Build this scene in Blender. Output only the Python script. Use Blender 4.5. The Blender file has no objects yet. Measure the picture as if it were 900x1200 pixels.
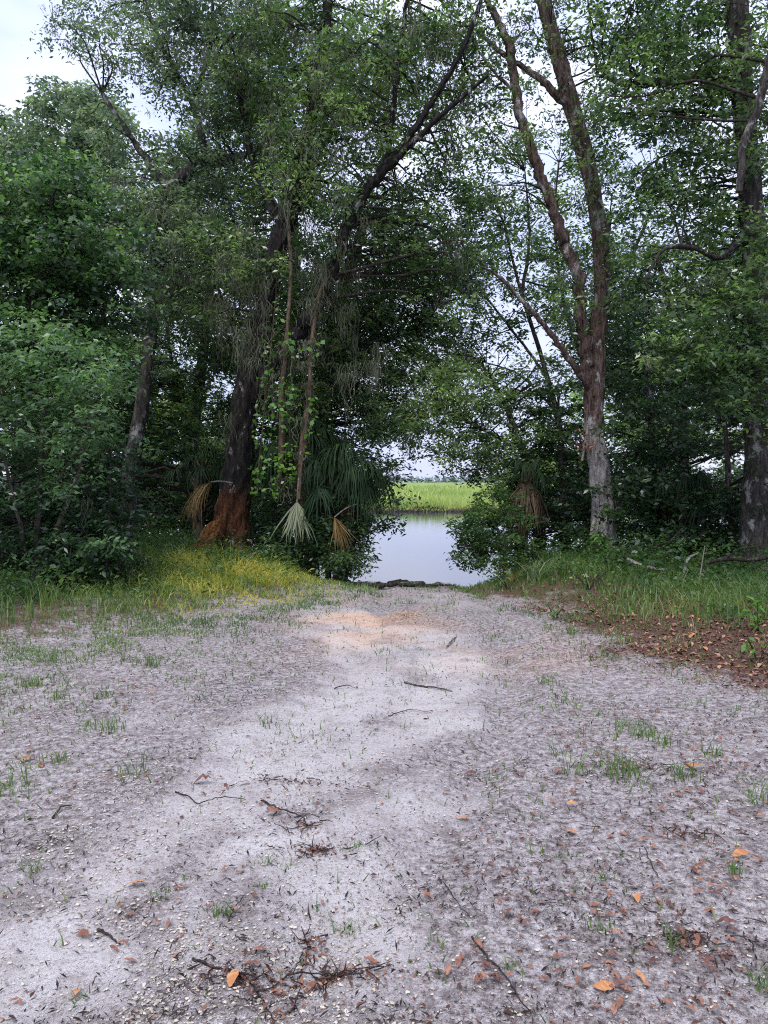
import bpy, math, random
import numpy as np
from mathutils import Vector

S = bpy.context.scene
COL = S.collection
R = math.radians

# ---------------------------------------------------------------- camera, light, exposure
CAM_H = 1.55
FPX = 870.0                      # focal length in photograph pixels (900 x 1200)
PITCH = math.atan(37 / FPX)
cam = bpy.data.cameras.new('camera')
cam.sensor_fit = 'VERTICAL'
cam.sensor_height = 24
cam.lens = FPX / 1200 * 24
cam.clip_end = 4000
camo = bpy.data.objects.new('camera', cam)
COL.objects.link(camo)
camo.location = (0, 0, CAM_H)
camo.rotation_euler = (R(90) - PITCH, 0, 0)
S.camera = camo

SUN_EL, SUN_AZ = R(58), R(205)   # azimuth clockwise from +Y: behind the camera, to the left
world = bpy.data.worlds.new('World')
S.world = world
world.use_nodes = True
wt = world.node_tree
wt.nodes.clear()
wo = wt.nodes.new('ShaderNodeOutputWorld')
bg = wt.nodes.new('ShaderNodeBackground')
bg.inputs['Strength'].default_value = 0.1
sky = wt.nodes.new('ShaderNodeTexSky')
sky.sky_type = 'NISHITA'
sky.sun_disc = False
sky.sun_elevation = SUN_EL
sky.sun_rotation = SUN_AZ
tc = wt.nodes.new('ShaderNodeTexCoord')
mp = wt.nodes.new('ShaderNodeMapping')
mp.inputs['Scale'].default_value = (1.6, 1.6, 4.5)
wn = wt.nodes.new('ShaderNodeTexNoise')
wn.inputs['Scale'].default_value = 2.2
wn.inputs['Detail'].default_value = 6
wr = wt.nodes.new('ShaderNodeValToRGB')
wr.color_ramp.elements[0].position = 0.38
wr.color_ramp.elements[0].color = (4.0, 4.55, 6.9, 1)
wr.color_ramp.elements[1].position = 0.62
wr.color_ramp.elements[1].color = (5.6, 5.85, 7.5, 1)
wm = wt.nodes.new('ShaderNodeMix')
wm.data_type = 'RGBA'
wm.inputs['Factor'].default_value = 0.88      # the cloud deck hides most of the blue
wt.links.new(tc.outputs['Generated'], mp.inputs['Vector'])
wt.links.new(mp.outputs[0], wn.inputs['Vector'])
wt.links.new(wn.outputs['Fac'], wr.inputs['Fac'])
wt.links.new(sky.outputs[0], wm.inputs['A'])
# an overcast sky brightens smoothly from the horizon to the zenith
wsx = wt.nodes.new('ShaderNodeSeparateXYZ')
wt.links.new(tc.outputs['Generated'], wsx.inputs[0])
wg = wt.nodes.new('ShaderNodeMath'); wg.operation = 'MULTIPLY_ADD'; wg.use_clamp = False
wg.inputs[1].default_value = .8; wg.inputs[2].default_value = .95
wt.links.new(wsx.outputs['Z'], wg.inputs[0])
wv = wt.nodes.new('ShaderNodeVectorMath'); wv.operation = 'SCALE'
wt.links.new(wr.outputs[0], wv.inputs[0]); wt.links.new(wg.outputs[0], wv.inputs['Scale'])
wt.links.new(wv.outputs[0], wm.inputs['B'])
wt.links.new(wm.outputs['Result'], bg.inputs['Color'])
wt.links.new(bg.outputs[0], wo.inputs['Surface'])

sun = bpy.data.lights.new('sun', 'SUN')
sun.energy = 1.5
sun.angle = R(18)
sun.color = (1.0, 0.96, 0.93)
suno = bpy.data.objects.new('sun', sun)
COL.objects.link(suno)
sd = Vector((math.sin(SUN_AZ) * math.cos(SUN_EL), math.cos(SUN_AZ) * math.cos(SUN_EL), math.sin(SUN_EL)))
suno.rotation_euler = sd.to_track_quat('Z', 'Y').to_euler()
suno.location = (0, 0, 40)

S.view_settings.view_transform = 'Standard'
S.view_settings.look = 'None'
S.view_settings.exposure = 0.78
S.view_settings.gamma = 1.0
S.cycles.max_bounces = 6
S.cycles.diffuse_bounces = 4
S.cycles.transmission_bounces = 3
S.cycles.glossy_bounces = 2
S.cycles.filter_width = 1.1
S.cycles.use_denoising = False


# ---------------------------------------------------------------- helpers
def P(px, py, d):
    """world point whose distance ahead of the camera is d metres along Y"""
    c, s = math.cos(PITCH), math.sin(PITCH)
    a, b = (px - 450) / FPX, (600 - py) / FPX
    y = c + b * s
    z = -s + b * c
    return np.array([a / y * d, d, CAM_H + z / y * d])


def G(px, py, z=0.0):
    """ground point (height z) seen at a photograph pixel"""
    c, s = math.cos(PITCH), math.sin(PITCH)
    a, b = (px - 450) / FPX, (600 - py) / FPX
    y = c + b * s
    zz = -s + b * c
    d = (z - CAM_H) / zz * y
    return a / y * d, d


def _hash(ix, iy, seed):
    n = (ix.astype(np.int64) * 374761393 + iy.astype(np.int64) * 668265263 + seed * 1274126177) & 0x7fffffff
    n = ((n ^ (n >> 13)) * 1103515245 + 12345) & 0x7fffffff
    n = (n ^ (n >> 16)) & 0x7fffffff
    return n / 0x7fffffff


def vn(x, y, scale, seed=0):
    x = np.asarray(x, float) * scale
    y = np.asarray(y, float) * scale
    x0 = np.floor(x); y0 = np.floor(y)
    fx = x - x0; fy = y - y0
    fx = fx * fx * (3 - 2 * fx); fy = fy * fy * (3 - 2 * fy)
    a = _hash(x0, y0, seed); b = _hash(x0 + 1, y0, seed)
    c = _hash(x0, y0 + 1, seed); d = _hash(x0 + 1, y0 + 1, seed)
    return (a * (1 - fx) + b * fx) * (1 - fy) + (c * (1 - fx) + d * fx) * fy


def fbm(x, y, scale, seed=0, octv=4):
    t = 0; amp = 1; tot = 0
    for i in range(octv):
        t = t + amp * vn(x, y, scale * 2 ** i, seed + i * 17)
        tot += amp; amp *= .5
    return t / tot


def sst(a, b, x):
    t = np.clip((np.asarray(x, float) - a) / (b - a), 0, 1)
    return t * t * (3 - 2 * t)


# the sandy track's two edges, as x over the distance y
LE_Y = np.array([-10, 0, 4.5, 5.8, 6.9, 7.4, 8.2, 8.9, 9.8, 10.8, 12.5, 15.5, 30])
LE_X = np.array([-7, -5.5, -4.3, -3.9, -3.3, -2.55, -2.05, -1.55, -1.0, -.62, -.45, -.45, -.45])
RE_Y = np.array([-10, 0, 4.0, 5.2, 5.9, 6.55, 7.5, 8.6, 9.6, 10.3, 11, 12.5, 15.5, 30])
RE_X = np.array([8, 5.0, 3.7, 3.3, 2.92, 2.42, 2.1, 2.12, 2.0, 1.25, 1.02, 1.05, 1.5, 1.6])


def verge(x, y):
    """signed metres outside the track: > 0 on the vegetated banks"""
    x = np.asarray(x, float); y = np.asarray(y, float)
    w = (fbm(x, y, 1.1, 5, 4) - .5) * 1.3
    l = np.interp(y, LE_Y, LE_X) - x
    r = x - np.interp(y, RE_Y, RE_X)
    return np.maximum(l, r) + w


def shore(x):
    x = np.asarray(x, float)
    s = 15.4 + 3.2 * sst(1.6, 5.5, x) + 7 * sst(-1.0, -6, x) + 3 * sst(8, 20, x)
    return s + (fbm(x, x * 0 + 3.3, .7, 9, 3) - .5) * 1.6


WATER_Z = -.42
FAR_Y = 47.0


def gh(x, y):
    x = np.asarray(x, float); y = np.asarray(y, float)
    v = np.maximum(np.interp(y, LE_Y, LE_X) - x, x - np.interp(y, RE_Y, RE_X))
    bank = .16 * sst(-.1, 1.6, v)
    base = bank + (fbm(x, y, .35, 1, 3) - .5) * .12 * sst(9, 6, y) + (fbm(x, y, 1.1, 2, 2) - .5) * .03
    # shallow wheel ruts running to the ramp, with low pushed-up shoulders
    wob = (fbm(y, x * 0, .8, 14, 3) - .5) * .25
    cx = np.interp(y, [0, 1.9, 2.6, 3.4, 4.4, 5.6, 7, 9, 11], [-1.6, -1.35, -1.0, -.55, -.25, .05, .15, .3, .3]) + wob
    for off in (-.35, .95):
        u = (x - cx - off) / .13
        base = base - .035 * np.exp(-u ** 2) + .014 * (np.exp(-(u - 1.9) ** 2) + np.exp(-(u + 1.9) ** 2))
        base = base + .006 * np.sin(y * 38 + 6 * np.abs(u)) * np.exp(-u ** 2) * sst(7, 4, y) * sst(.4, .6, fbm(x, y, 1.5, 15, 2))
    sh = shore(x)
    slope = sst(sh - 5.0, sh + 1.5, y)
    far = sst(FAR_Y - .8, FAR_Y + .2, y + (fbm(x, x * 0, .35, 31, 3) - .5) * 2.5)
    h = base * (1 - slope) + (-1.0) * slope
    # the ramp's muddy lip
    h = h + .05 * (fbm(x, y, 3.5, 12, 3) - .35) * sst(10.2, 11.5, y) * sst(16.5, 15, y)
    h = h * (1 - far) + (-.22 + (fbm(x, y, .2, 41, 2) - .5) * .15) * far
    return h


class Geo:
    def __init__(s):
        s.v = []; s.q = []; s.t = []; s.c = []; s.n = 0

    def add(s, v, f, tint=None):
        v = np.asarray(v, float).reshape(-1, 3)
        f = np.asarray(f, np.int64)
        if tint is None: tint = .5
        tint = np.broadcast_to(np.asarray(tint, float), (len(v),)) if np.ndim(tint) < 2 else tint
        s.v.append(v); s.c.append(np.array(tint, float))
        if len(f):
            (s.q if f.shape[1] == 4 else s.t).append(f + s.n)
        s.n += len(v)

    def build(s, name, mat, parent=None, smooth=False, origin=None):
        v = np.concatenate(s.v) if s.v else np.zeros((0, 3))
        if parent is not None: v = v - np.array(parent.location)
        elif origin is not None: v = v - np.asarray(origin)
        q = np.concatenate(s.q) if s.q else np.zeros((0, 4), np.int64)
        t = np.concatenate(s.t) if s.t else np.zeros((0, 3), np.int64)
        me = bpy.data.meshes.new(name)
        me.vertices.add(len(v))
        me.vertices.foreach_set('co', v.astype(np.float32).ravel())
        loops = np.concatenate([q.ravel(), t.ravel()])
        me.loops.add(len(loops))
        me.loops.foreach_set('vertex_index', loops.astype(np.int32))
        starts = np.concatenate([np.arange(len(q)) * 4, len(q) * 4 + np.arange(len(t)) * 3])
        me.polygons.add(len(starts))
        me.polygons.foreach_set('loop_start', starts.astype(np.int32))
        if smooth: me.polygons.foreach_set('use_smooth', np.ones(len(starts), bool))
        a = me.attributes.new('tint', 'FLOAT', 'POINT')
        a.data.foreach_set('value', np.concatenate(s.c).astype(np.float32))
        me.update(calc_edges=True)
        me.materials.append(mat)
        o = bpy.data.objects.new(name, me)
        COL.objects.link(o)
        if parent is not None: o.parent = parent
        elif origin is not None: o.location = tuple(origin)
        return o


def thing(name, label, cat, loc, group=None):
    o = bpy.data.objects.new(name, None)
    COL.objects.link(o)
    o.location = tuple(float(k) for k in loc)
    o.empty_display_size = .2
    o['label'] = label; o['category'] = cat
    if group: o['group'] = group
    return o


def tag(o, label=None, cat=None, group=None, kind=None):
    if label: o['label'] = label
    if cat: o['category'] = cat
    if group: o['group'] = group
    if kind: o['kind'] = kind
    return o


def smooth_path(p, n):
    """Catmull-Rom through rows (x, y, z, r)"""
    p = np.asarray(p, float)
    if len(p) < 3:
        t = np.linspace(0, 1, n)[:, None]
        return p[0] * (1 - t) + p[-1] * t
    ext = np.vstack([2 * p[0] - p[1], p, 2 * p[-1] - p[-2]])
    seg = np.linalg.norm(np.diff(p[:, :3], axis=0), axis=1)
    cum = np.concatenate([[0], np.cumsum(seg)])
    out = []
    for u in np.linspace(0, cum[-1], n):
        i = min(np.searchsorted(cum, u, 'right') - 1, len(seg) - 1)
        t = (u - cum[i]) / max(seg[i], 1e-6)
        a, b, c, d = ext[i:i + 4]
        out.append(.5 * (2 * b + (c - a) * t + (2 * a - 5 * b + 4 * c - d) * t * t + (3 * b - a - 3 * c + d) * t ** 3))
    return np.array(out)


def tube(g, path, sides=8, bump=0.0, seed=0, tint=.5, flare=0.0):
    path = np.asarray(path, float)
    n = len(path)
    c = path[:, :3]; r = np.maximum(path[:, 3], .0008)
    d = np.gradient(c, axis=0)
    d /= np.linalg.norm(d, axis=1)[:, None] + 1e-9
    ref = np.array([0.31, .95, .05]) if abs(d[0][2]) > .5 else np.array([0, 0, 1.0])
    us = []
    u = ref - d[0] * ref.dot(d[0]); u /= np.linalg.norm(u)
    for k in range(n):
        u = u - d[k] * u.dot(d[k]); u /= np.linalg.norm(u) + 1e-9
        us.append(u)
    us = np.array(us); ws = np.cross(d, us)
    ang = np.linspace(0, 2 * math.pi, sides, endpoint=False)
    rr = r[:, None] * np.ones(sides)[None]
    if bump:
        L = np.concatenate([[0], np.cumsum(np.linalg.norm(np.diff(c, axis=0), axis=1))])
        A, LL = np.meshgrid(ang, L)
        rr = rr * (1 + bump * (vn(np.cos(A) * 2.2 + np.sin(A) * 1.3 + 9, LL * 2.3 + np.sin(A) * 2, 1.5, seed) - .5) * 2
                   + bump * .6 * (vn(A * 3.2, LL * 3.5, 1.0, seed + 3) - .5) * 2)
        if sides >= 14:
            rr = rr * (1 + .3 * bump * (vn(A * 3.6 + .7 * np.sin(LL * 1.7), LL * 2.2, 1.6, seed + 5) - .5) * 2 + .22 * bump * (vn(A * 6.5, LL * 7, 1.5, seed + 6) - .5) * 2)
        if flare:
            rr = rr * (1 + flare * np.exp(-LL / .35) * (1 + .5 * np.sin(A * 4 + seed) + .3 * np.sin(A * 7 + seed)))
    v = c[:, None] + us[:, None] * (np.cos(ang)[None, :, None] * rr[..., None]) + ws[:, None] * (np.sin(ang)[None, :, None] * rr[..., None])
    v = v.reshape(-1, 3)
    i = np.arange(n - 1)[:, None] * sides
    j = np.arange(sides)[None]
    j2 = (j + 1) % sides
    f = np.stack([i + j, i + j2, i + sides + j2, i + sides + j], -1).reshape(-1, 4)
    g.add(v, f, tint)
    g.add(np.vstack([v[:sides], c[:1]]), [[sides, (k + 1) % sides, k] for k in range(sides)], tint)
    g.add(np.vstack([v[-sides:], c[-1:]]), [[sides, k, (k + 1) % sides] for k in range(sides)], tint)


def unit(a):
    return a / (np.linalg.norm(a, axis=-1, keepdims=True) + 1e-9)


def add_leaves(g, c, size, rng, aspect=.42, tilt=.75, droop=.35, tint=None, fold=.12, updir=None):
    n = len(c)
    if n == 0: return
    a = rng.uniform(0, 2 * math.pi, n)
    d = np.stack([np.cos(a), np.sin(a), rng.normal(-droop, .45, n)], -1)
    d = unit(d)
    nr = rng.normal(0, tilt, (n, 3)); nr[:, 2] += 1
    nr = unit(nr - d * (nr * d).sum(1)[:, None])
    sd_ = np.cross(d, nr)
    L = (np.asarray(size) * rng.uniform(.5, 1.45, n))[:, None]
    W = L * aspect * rng.uniform(.8, 1.2, (n, 1)) * .5
    v = np.stack([c, c + d * L * .45 + sd_ * W + nr * L * fold, c + d * L, c + d * L * .45 - sd_ * W + nr * L * fold], 1)
    f = np.arange(n * 4).reshape(n, 4)
    if tint is None: tint = rng.uniform(.2, .8, n)
    g.add(v.reshape(-1, 3), f, np.repeat(np.clip(tint, 0, 1), 4))


def ell(rng, n, r, shell=.35):
    """random points in an ellipsoid, thinned in its middle"""
    d = unit(rng.normal(0, 1, (n, 3)))
    rad = rng.uniform(shell ** 3, 1, n) ** (1 / 3)
    return d * rad[:, None] * np.asarray(r)


def blades(g, bx, by, bz, h, w, rng, lean=.35, tint=None, segs=2, curl=.35):
    """grass blades: arrays of foot points, heights and widths"""
    n = len(bx)
    if n == 0: return
    a = rng.uniform(0, 2 * math.pi, n)
    la = rng.uniform(0, 2 * math.pi, n)
    ln = rng.uniform(0, lean, n) * h
    px_, py_ = np.cos(a) * w / 2, np.sin(a) * w / 2
    rows = []
    for k in range(segs + 1):
        t = k / segs
        ww = (1 - t) ** .7 if k < segs else .08
        cx = bx + np.cos(la) * ln * (t ** 1.8) * (1 + curl)
        cy = by + np.sin(la) * ln * (t ** 1.8) * (1 + curl)
        cz = bz + h * (t - curl * .5 * t ** 3)
        rows.append(np.stack([cx - px_ * ww, cy - py_ * ww, cz], -1))
        rows.append(np.stack([cx + px_ * ww, cy + py_ * ww, cz], -1))
    v = np.stack(rows, 1)
    m = 2 * (segs + 1)
    base = (np.arange(n) * m)[:, None]
    f = np.concatenate([base + np.array([[2 * k, 2 * k + 1, 2 * k + 3, 2 * k + 2]]) for k in range(segs)], 0)
    if tint is None: tint = rng.uniform(.2, .8, n)
    g.add(v.reshape(-1, 3), f, np.repeat(np.clip(tint, 0, 1), m))


# ---------------------------------------------------------------- materials
def newmat(name):
    m = bpy.data.materials.new(name)
    m.use_nodes = True
    nt = m.node_tree
    b = nt.nodes['Principled BSDF']
    return m, nt, b


def N(nt, typ, **kw):
    n = nt.nodes.new(typ)
    for k, v in kw.items():
        if k in n.inputs: n.inputs[k].default_value = v
        else: setattr(n, k, v)
    return n


def ramp(nt, fac, stops):
    r = nt.nodes.new('ShaderNodeValToRGB')
    e = r.color_ramp.elements
    while len(e) < len(stops): e.new(.5)
    for i, (p, c) in enumerate(stops):
        e[i].position = p; e[i].color = (*c, 1) if len(c) == 3 else c
    nt.links.new(fac, r.inputs['Fac'])
    return r.outputs['Color']


def mix(nt, fac, a, b, blend='MIX'):
    m = nt.nodes.new('ShaderNodeMix'); m.data_type = 'RGBA'; m.blend_type = blend
    for sock, val in ((m.inputs['Factor'], fac), (m.inputs['A'], a), (m.inputs['B'], b)):
        if hasattr(val, 'links'): nt.links.new(val, sock)
        elif isinstance(val, (int, float)): sock.default_value = val
        else: sock.default_value = (*val, 1)
    return m.outputs['Result']


def noise(nt, scale, detail=4, rough=.55, vec=None, sc=None):
    n = N(nt, 'ShaderNodeTexNoise', Scale=scale, Detail=detail, Roughness=rough)
    if vec is None:
        t = nt.nodes.new('ShaderNodeTexCoord'); vec = t.outputs['Object']
    if sc:
        m = nt.nodes.new('ShaderNodeMapping'); m.inputs['Scale'].default_value = sc
        nt.links.new(vec, m.inputs['Vector']); vec = m.outputs[0]
    nt.links.new(vec, n.inputs['Vector'])
    return n.outputs['Fac']


def bump(nt, b, h, strength=.5, dist=.02):
    n = nt.nodes.new('ShaderNodeBump')
    n.inputs['Strength'].default_value = strength
    n.inputs['Distance'].default_value = dist
    nt.links.new(h, n.inputs['Height'])
    nt.links.new(n.outputs[0], b.inputs['Normal'])


def leaf_mat(name, stops, trans=.36, rough=.33, patch=.9, patchamt=.6, spec=.7):
    m, nt, b = newmat(name)
    at = nt.nodes.new('ShaderNodeAttribute'); at.attribute_name = 'tint'
    big = noise(nt, patch, 2)
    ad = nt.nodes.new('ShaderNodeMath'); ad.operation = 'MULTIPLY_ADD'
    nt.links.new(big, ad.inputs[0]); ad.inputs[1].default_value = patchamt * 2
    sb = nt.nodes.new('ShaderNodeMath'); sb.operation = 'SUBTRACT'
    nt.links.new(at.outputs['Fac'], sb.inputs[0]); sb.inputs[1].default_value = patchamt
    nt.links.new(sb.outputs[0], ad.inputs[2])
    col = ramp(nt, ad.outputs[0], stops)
    nt.links.new(col, b.inputs['Base Color'])
    b.inputs['Roughness'].default_value = rough
    b.inputs['Specular IOR Level'].default_value = spec
    tr = nt.nodes.new('ShaderNodeBsdfTranslucent')
    tcol = mix(nt, 1.0, col, (1.9, 2.1, 1.2), 'MULTIPLY')
    nt.links.new(tcol, tr.inputs['Color'])
    ms = nt.nodes.new('ShaderNodeMixShader')
    ms.inputs[0].default_value = trans
    nt.links.new(b.outputs[0], ms.inputs[1]); nt.links.new(tr.outputs[0], ms.inputs[2])
    nt.links.new(ms.outputs[0], nt.nodes['Material Output'].inputs['Surface'])
    return m


OAK = leaf_mat('oak_leaves', [(0, (.013, .034, .016)), (.45, (.068, .126, .048)), (1, (.25, .35, .125))])
OAKPALE = leaf_mat('pale_oak_leaves', [(0, (.03, .055, .036)), (.5, (.1, .15, .095)), (1, (.27, .34, .21))])
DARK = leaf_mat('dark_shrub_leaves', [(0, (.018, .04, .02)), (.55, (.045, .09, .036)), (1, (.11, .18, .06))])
VINE = leaf_mat('vine_leaves', [(0, (.008, .024, .012)), (.5, (.042, .092, .036)), (1, (.18, .3, .1))], rough=.38)
BRIGHT = leaf_mat('bright_leaves', [(0, (.06, .16, .03)), (.5, (.12, .26, .05)), (1, (.25, .4, .09))], trans=.4)
BUSH = leaf_mat('greygreen_bush_leaves', [(0, (.018, .045, .024)), (.5, (.07, .14, .062)), (1, (.21, .32, .15))], rough=.36)
GRASS_Y = leaf_mat('light_painted_grass', [(0, (.06, .12, .02)), (.45, (.18, .26, .045)), (.8, (.4, .4, .07)), (1, (.6, .5, .1))], trans=.35, rough=.55)
GRASS_G = leaf_mat('green_grass', [(0, (.035, .085, .018)), (.5, (.09, .17, .035)), (1, (.24, .3, .08))], trans=.3, rough=.5)
GRASS_D = leaf_mat('weedy_undergrowth_leaves', [(0, (.02, .05, .015)), (.5, (.045, .1, .028)), (1, (.11, .18, .045))], spec=.35, rough=.5)
REED = leaf_mat('marsh_reeds', [(0, (.14, .2, .05)), (.5, (.27, .34, .1)), (1, (.48, .5, .2))], trans=.35, rough=.6, patch=.12, patchamt=.3)
PALM = leaf_mat('palm_leaf', [(0, (.008, .02, .01)), (.5, (.02, .042, .018)), (1, (.055, .09, .03))], trans=.2, rough=.6, spec=.12)
PALM_DEAD = leaf_mat('dead_palm_leaf', [(0, (.11, .06, .025)), (.5, (.26, .16, .055)), (1, (.45, .33, .12))], trans=.2, rough=.7)
PALM_BROWN = leaf_mat('brown_palm_skirt', [(0, (.05, .03, .016)), (.5, (.12, .075, .035)), (1, (.24, .16, .075))], trans=.15, rough=.8)
PALM_HALF = leaf_mat('fading_palm_leaf', [(0, (.07, .11, .05)), (.5, (.17, .22, .12)), (1, (.35, .32, .16))], trans=.2, rough=.6)
MOSS = leaf_mat('spanish_moss', [(0, (.06, .066, .042)), (.5, (.12, .13, .088)), (1, (.2, .21, .15))], trans=.25, rough=.9, patch=.8, spec=.1)


def bark(name, dark, mid, light, lichen=.0, foot_tone=None, pale=None, scale=(13, 13, 3), lcol=(.5, .5, .46)):
    """stain=(z, blend, colour) colours the foot below z; pale likewise bleaches between two heights"""
    m, nt, b = newmat(name)
    t = nt.nodes.new('ShaderNodeTexCoord')
    o = t.outputs['Object']
    n1 = noise(nt, 1.6, 8, .72, o, scale)
    col = ramp(nt, n1, [(.36, dark), (.5, mid), (.64, light)])
    sx = nt.nodes.new('ShaderNodeSeparateXYZ'); nt.links.new(o, sx.inputs[0])
    n2 = noise(nt, 2.4, 5, .6, o)

    def zmask(z, w):
        a = nt.nodes.new('ShaderNodeMath'); a.operation = 'MULTIPLY_ADD'
        nt.links.new(n2, a.inputs[0]); a.inputs[1].default_value = w * 1.5
        nt.links.new(sx.outputs['Z'], a.inputs[2])
        r = nt.nodes.new('ShaderNodeMapRange')
        r.inputs['From Min'].default_value = z + w * 1.0; r.inputs['From Max'].default_value = z + w * .5
        nt.links.new(a.outputs[0], r.inputs['Value'])
        return r.outputs[0]
    if pale: col = mix(nt, zmask(pale[0], pale[1]), col, ramp(nt, n1, [(.38, pale[2]), (.6, pale[3])]))
    if foot_tone: col = mix(nt, zmask(foot_tone[0], foot_tone[1]), col, ramp(nt, n1, [(.36, foot_tone[2]), (.62, foot_tone[3])]))
    if lichen:
        ln = noise(nt, 3.2, 6, .7, o, (1.4, 1.4, .8))
        lf = ramp(nt, ln, [(1 - lichen - .05, (0, 0, 0)), (1 - lichen + .03, (1, 1, 1))])
        col = mix(nt, lf, col, lcol)
    nt.links.new(col, b.inputs['Base Color'])
    b.inputs['Roughness'].default_value = .9
    b.inputs['Specular IOR Level'].default_value = .2
    bump(nt, b, n1, 1.0, .09)
    return m


BARK = bark('grey_oak_bark', (.035, .028, .024), (.09, .075, .062), (.17, .15, .13), .38)
BARK_D = bark('black_wet_bark', (.008, .007, .006), (.022, .018, .016), (.06, .052, .046), .36, foot_tone=(1.15, .9, (.035, .016, .01), (.22, .09, .04)))  # trunk turns red-brown towards the ground
WETWOOD = bark('wet_dark_wood', (.012, .01, .009), (.035, .028, .024), (.09, .075, .065), .3)
BARK_L2 = bark('pale_lichened_bark', (.04, .034, .03), (.1, .088, .078), (.22, .2, .18), .46, lcol=(.46, .46, .43))
BARK_R = bark('red_brown_bark', (.04, .026, .021), (.13, .088, .072), (.26, .19, .16), .4, pale=(2.3, 1.2, (.15, .125, .115), (.55, .5, .47)))
BARK_L = bark('lichened_bark', (.025, .021, .018), (.06, .052, .045), (.13, .118, .105), .41, lcol=(.36, .36, .33))
BARK_V = bark('brown_vine_bark', (.04, .028, .018), (.12, .085, .055), (.22, .17, .11), .25)
TWIG = bark('twig_bark', (.02, .015, .012), (.05, .04, .032), (.12, .1, .085), .3)
WOOD = bark('orange_split_wood', (.14, .055, .018), (.36, .155, .05), (.55, .29, .11), 0, scale=(14, 14, 3))
DEAD = bark('bleached_dead_wood', (.12, .1, .085), (.28, .25, .22), (.45, .42, .38), .2)
STICK = bark('dark_stick', (.045, .03, .026), (.1, .07, .06), (.2, .15, .125), .0, scale=(30, 30, 30))


def flat_mat(name, stops, rough=.8, scale=25, trans=0):
    m, nt, b = newmat(name)
    at = nt.nodes.new('ShaderNodeAttribute'); at.attribute_name = 'tint'
    inf = nt.nodes.new('ShaderNodeObjectInfo')
    n = noise(nt, scale, 3)
    a = nt.nodes.new('ShaderNodeMath'); a.operation = 'MULTIPLY_ADD'
    nt.links.new(n, a.inputs[0]); a.inputs[1].default_value = .6
    nt.links.new(at.outputs['Fac'], a.inputs[2])
    s = nt.nodes.new('ShaderNodeMath'); s.operation = 'SUBTRACT'
    nt.links.new(a.outputs[0], s.inputs[0]); s.inputs[1].default_value = .3
    s2 = nt.nodes.new('ShaderNodeMath'); s2.operation = 'MULTIPLY_ADD'
    nt.links.new(inf.outputs['Random'], s2.inputs[0]); s2.inputs[1].default_value = .3
    nt.links.new(s.outputs[0], s2.inputs[2])
    col = ramp(nt, s2.outputs[0], stops)
    nt.links.new(col, b.inputs['Base Color'])
    b.inputs['Roughness'].default_value = rough
    b.inputs['Specular IOR Level'].default_value = .25
    return m


LITTER = flat_mat('leaf_litter', [(0, (.035, .02, .017)), (.35, (.11, .05, .035)), (.7, (.26, .12, .07)), (1, (.42, .26, .17))], scale=3)
FALLEN = flat_mat('fallen_leaf_brown', [(0, (.09, .045, .034)), (.5, (.2, .09, .058)), (1, (.36, .2, .13))])
FALLEN_O = flat_mat('fallen_leaf_orange', [(0, (.26, .11, .045)), (.6, (.42, .18, .07)), (1, (.55, .31, .15))])
FALLEN_D = flat_mat('fallen_leaf_dark', [(0, (.05, .03, .028)), (.5, (.12, .055, .045)), (1, (.22, .11, .08))])
SHELL = flat_mat('shell_grit', [(0, (.05, .04, .036)), (.4, (.26, .225, .19)), (.8, (.44, .38, .29)), (1, (.56, .5, .4))], scale=8)


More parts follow.
